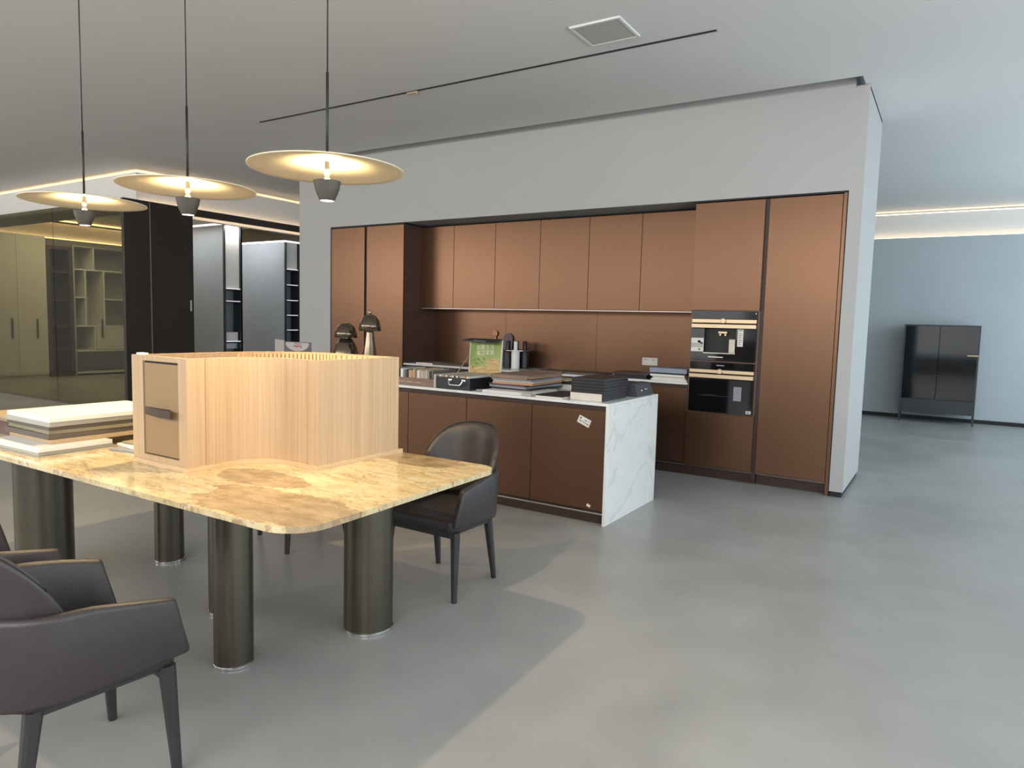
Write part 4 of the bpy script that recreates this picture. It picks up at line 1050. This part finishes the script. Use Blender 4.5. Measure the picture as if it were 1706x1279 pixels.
slab_i(-2.84, -2.50, 6.42, 6.78, ZC, .918, 'navy', 'black tray box lying left of the light boards on the back counter', 'box', name='sample_box')
slab_i(-2.88, -2.48, 6.41, 6.80, .918, .930, 'plum', 'plum lid on the black tray box on the back counter', 'board', name='sample_board')
slab_i(-3.42, -3.02, 6.45, 6.80, ZC, .897, 'taupe', 'dark taupe board lying mid way along the back counter')
slab_i(-3.78, -3.45, 6.45, 6.80, ZC, .895, 'walnut', 'walnut board lying on the back counter behind the island pile')

# ------------------------------------------------------------------ glass cabinet in the far room
def glass_cabinet():
    x0, x1, y0, y1, z0, z1 = -.645, .36, 12.60, 12.99, .16, 1.53
    c = thing('glass_cabinet', 'dark smoked glass cabinet on thin legs against the far wall', 'cabinet', ((x0 + x1) / 2, 12.8, 0))
    f = MB(); t = .022
    for x in (x0, x1 - t):
        f.box(x, x + t, y0, y0 + t, z0, z1).box(x, x + t, y1 - t, y1, z0, z1)
        f.box(x, x + t, y0 + t, y1 - t, z0, z0 + t).box(x, x + t, y0 + t, y1 - t, z1 - t, z1)
    for y in (y0, y1 - t):
        f.box(x0 + t, x1 - t, y, y + t, z0, z0 + t).box(x0 + t, x1 - t, y, y + t, z1 - t, z1)
    part('frame', f, 'greyframe', c)
    for x in (x0, x1 - t):
        for y in (y0, y1 - t): part('leg', MB().box(x, x + t, y, y + t, 0, z0 - .0002), 'greyframe', c)
    part('top_panel', MB().box(x0 + t, x1 - t, y0 + t, y1 - t, z1 - .012, z1 - .002), 'greyframe', c)
    part('bottom_panel', MB().box(x0 + t, x1 - t, y0 + t, y1 - t, z0 + .002, z0 + .02), 'greyframe', c)
    part('back_panel', MB().box(x0 + t, x1 - t, y1 - .012, y1 - .004, z0 + t, z1 - t), 'greyframe', c)
    part('drawer_front', MB().box(x0 + t, x1 - t, y0 + .004, y0 + .016, z0 + t, .37), 'greyframe', c)
    xm = (x0 + x1) / 2 - .02
    for a, b in ((x0 + t, xm - .004), (xm + .004, x1 - t)): part('door', MB().box(a, b, y0 + .004, y0 + .012, .375, z1 - t), 'smoke', c)
    for z in (.72, 1.06): part('shelf', MB().box(x0 + t, x1 - t, y0 + .03, y1 - .02, z, z + .015), 'greyframe', c)
    part('side_pane', MB().box(x1 - .008, x1 - .002, y0 + t, y1 - t, z0 + t, z1 - t), 'smoke', c)
    part('side_pane', MB().box(x0 + .002, x0 + .008, y0 + t, y1 - t, z0 + t, z1 - t), 'smoke', c)
    part('handle', MB().box(x1 - .15, x1 - .006, y0 - .014, y0 + .003, 1.065, 1.08, .002), 'gold', c)
glass_cabinet()
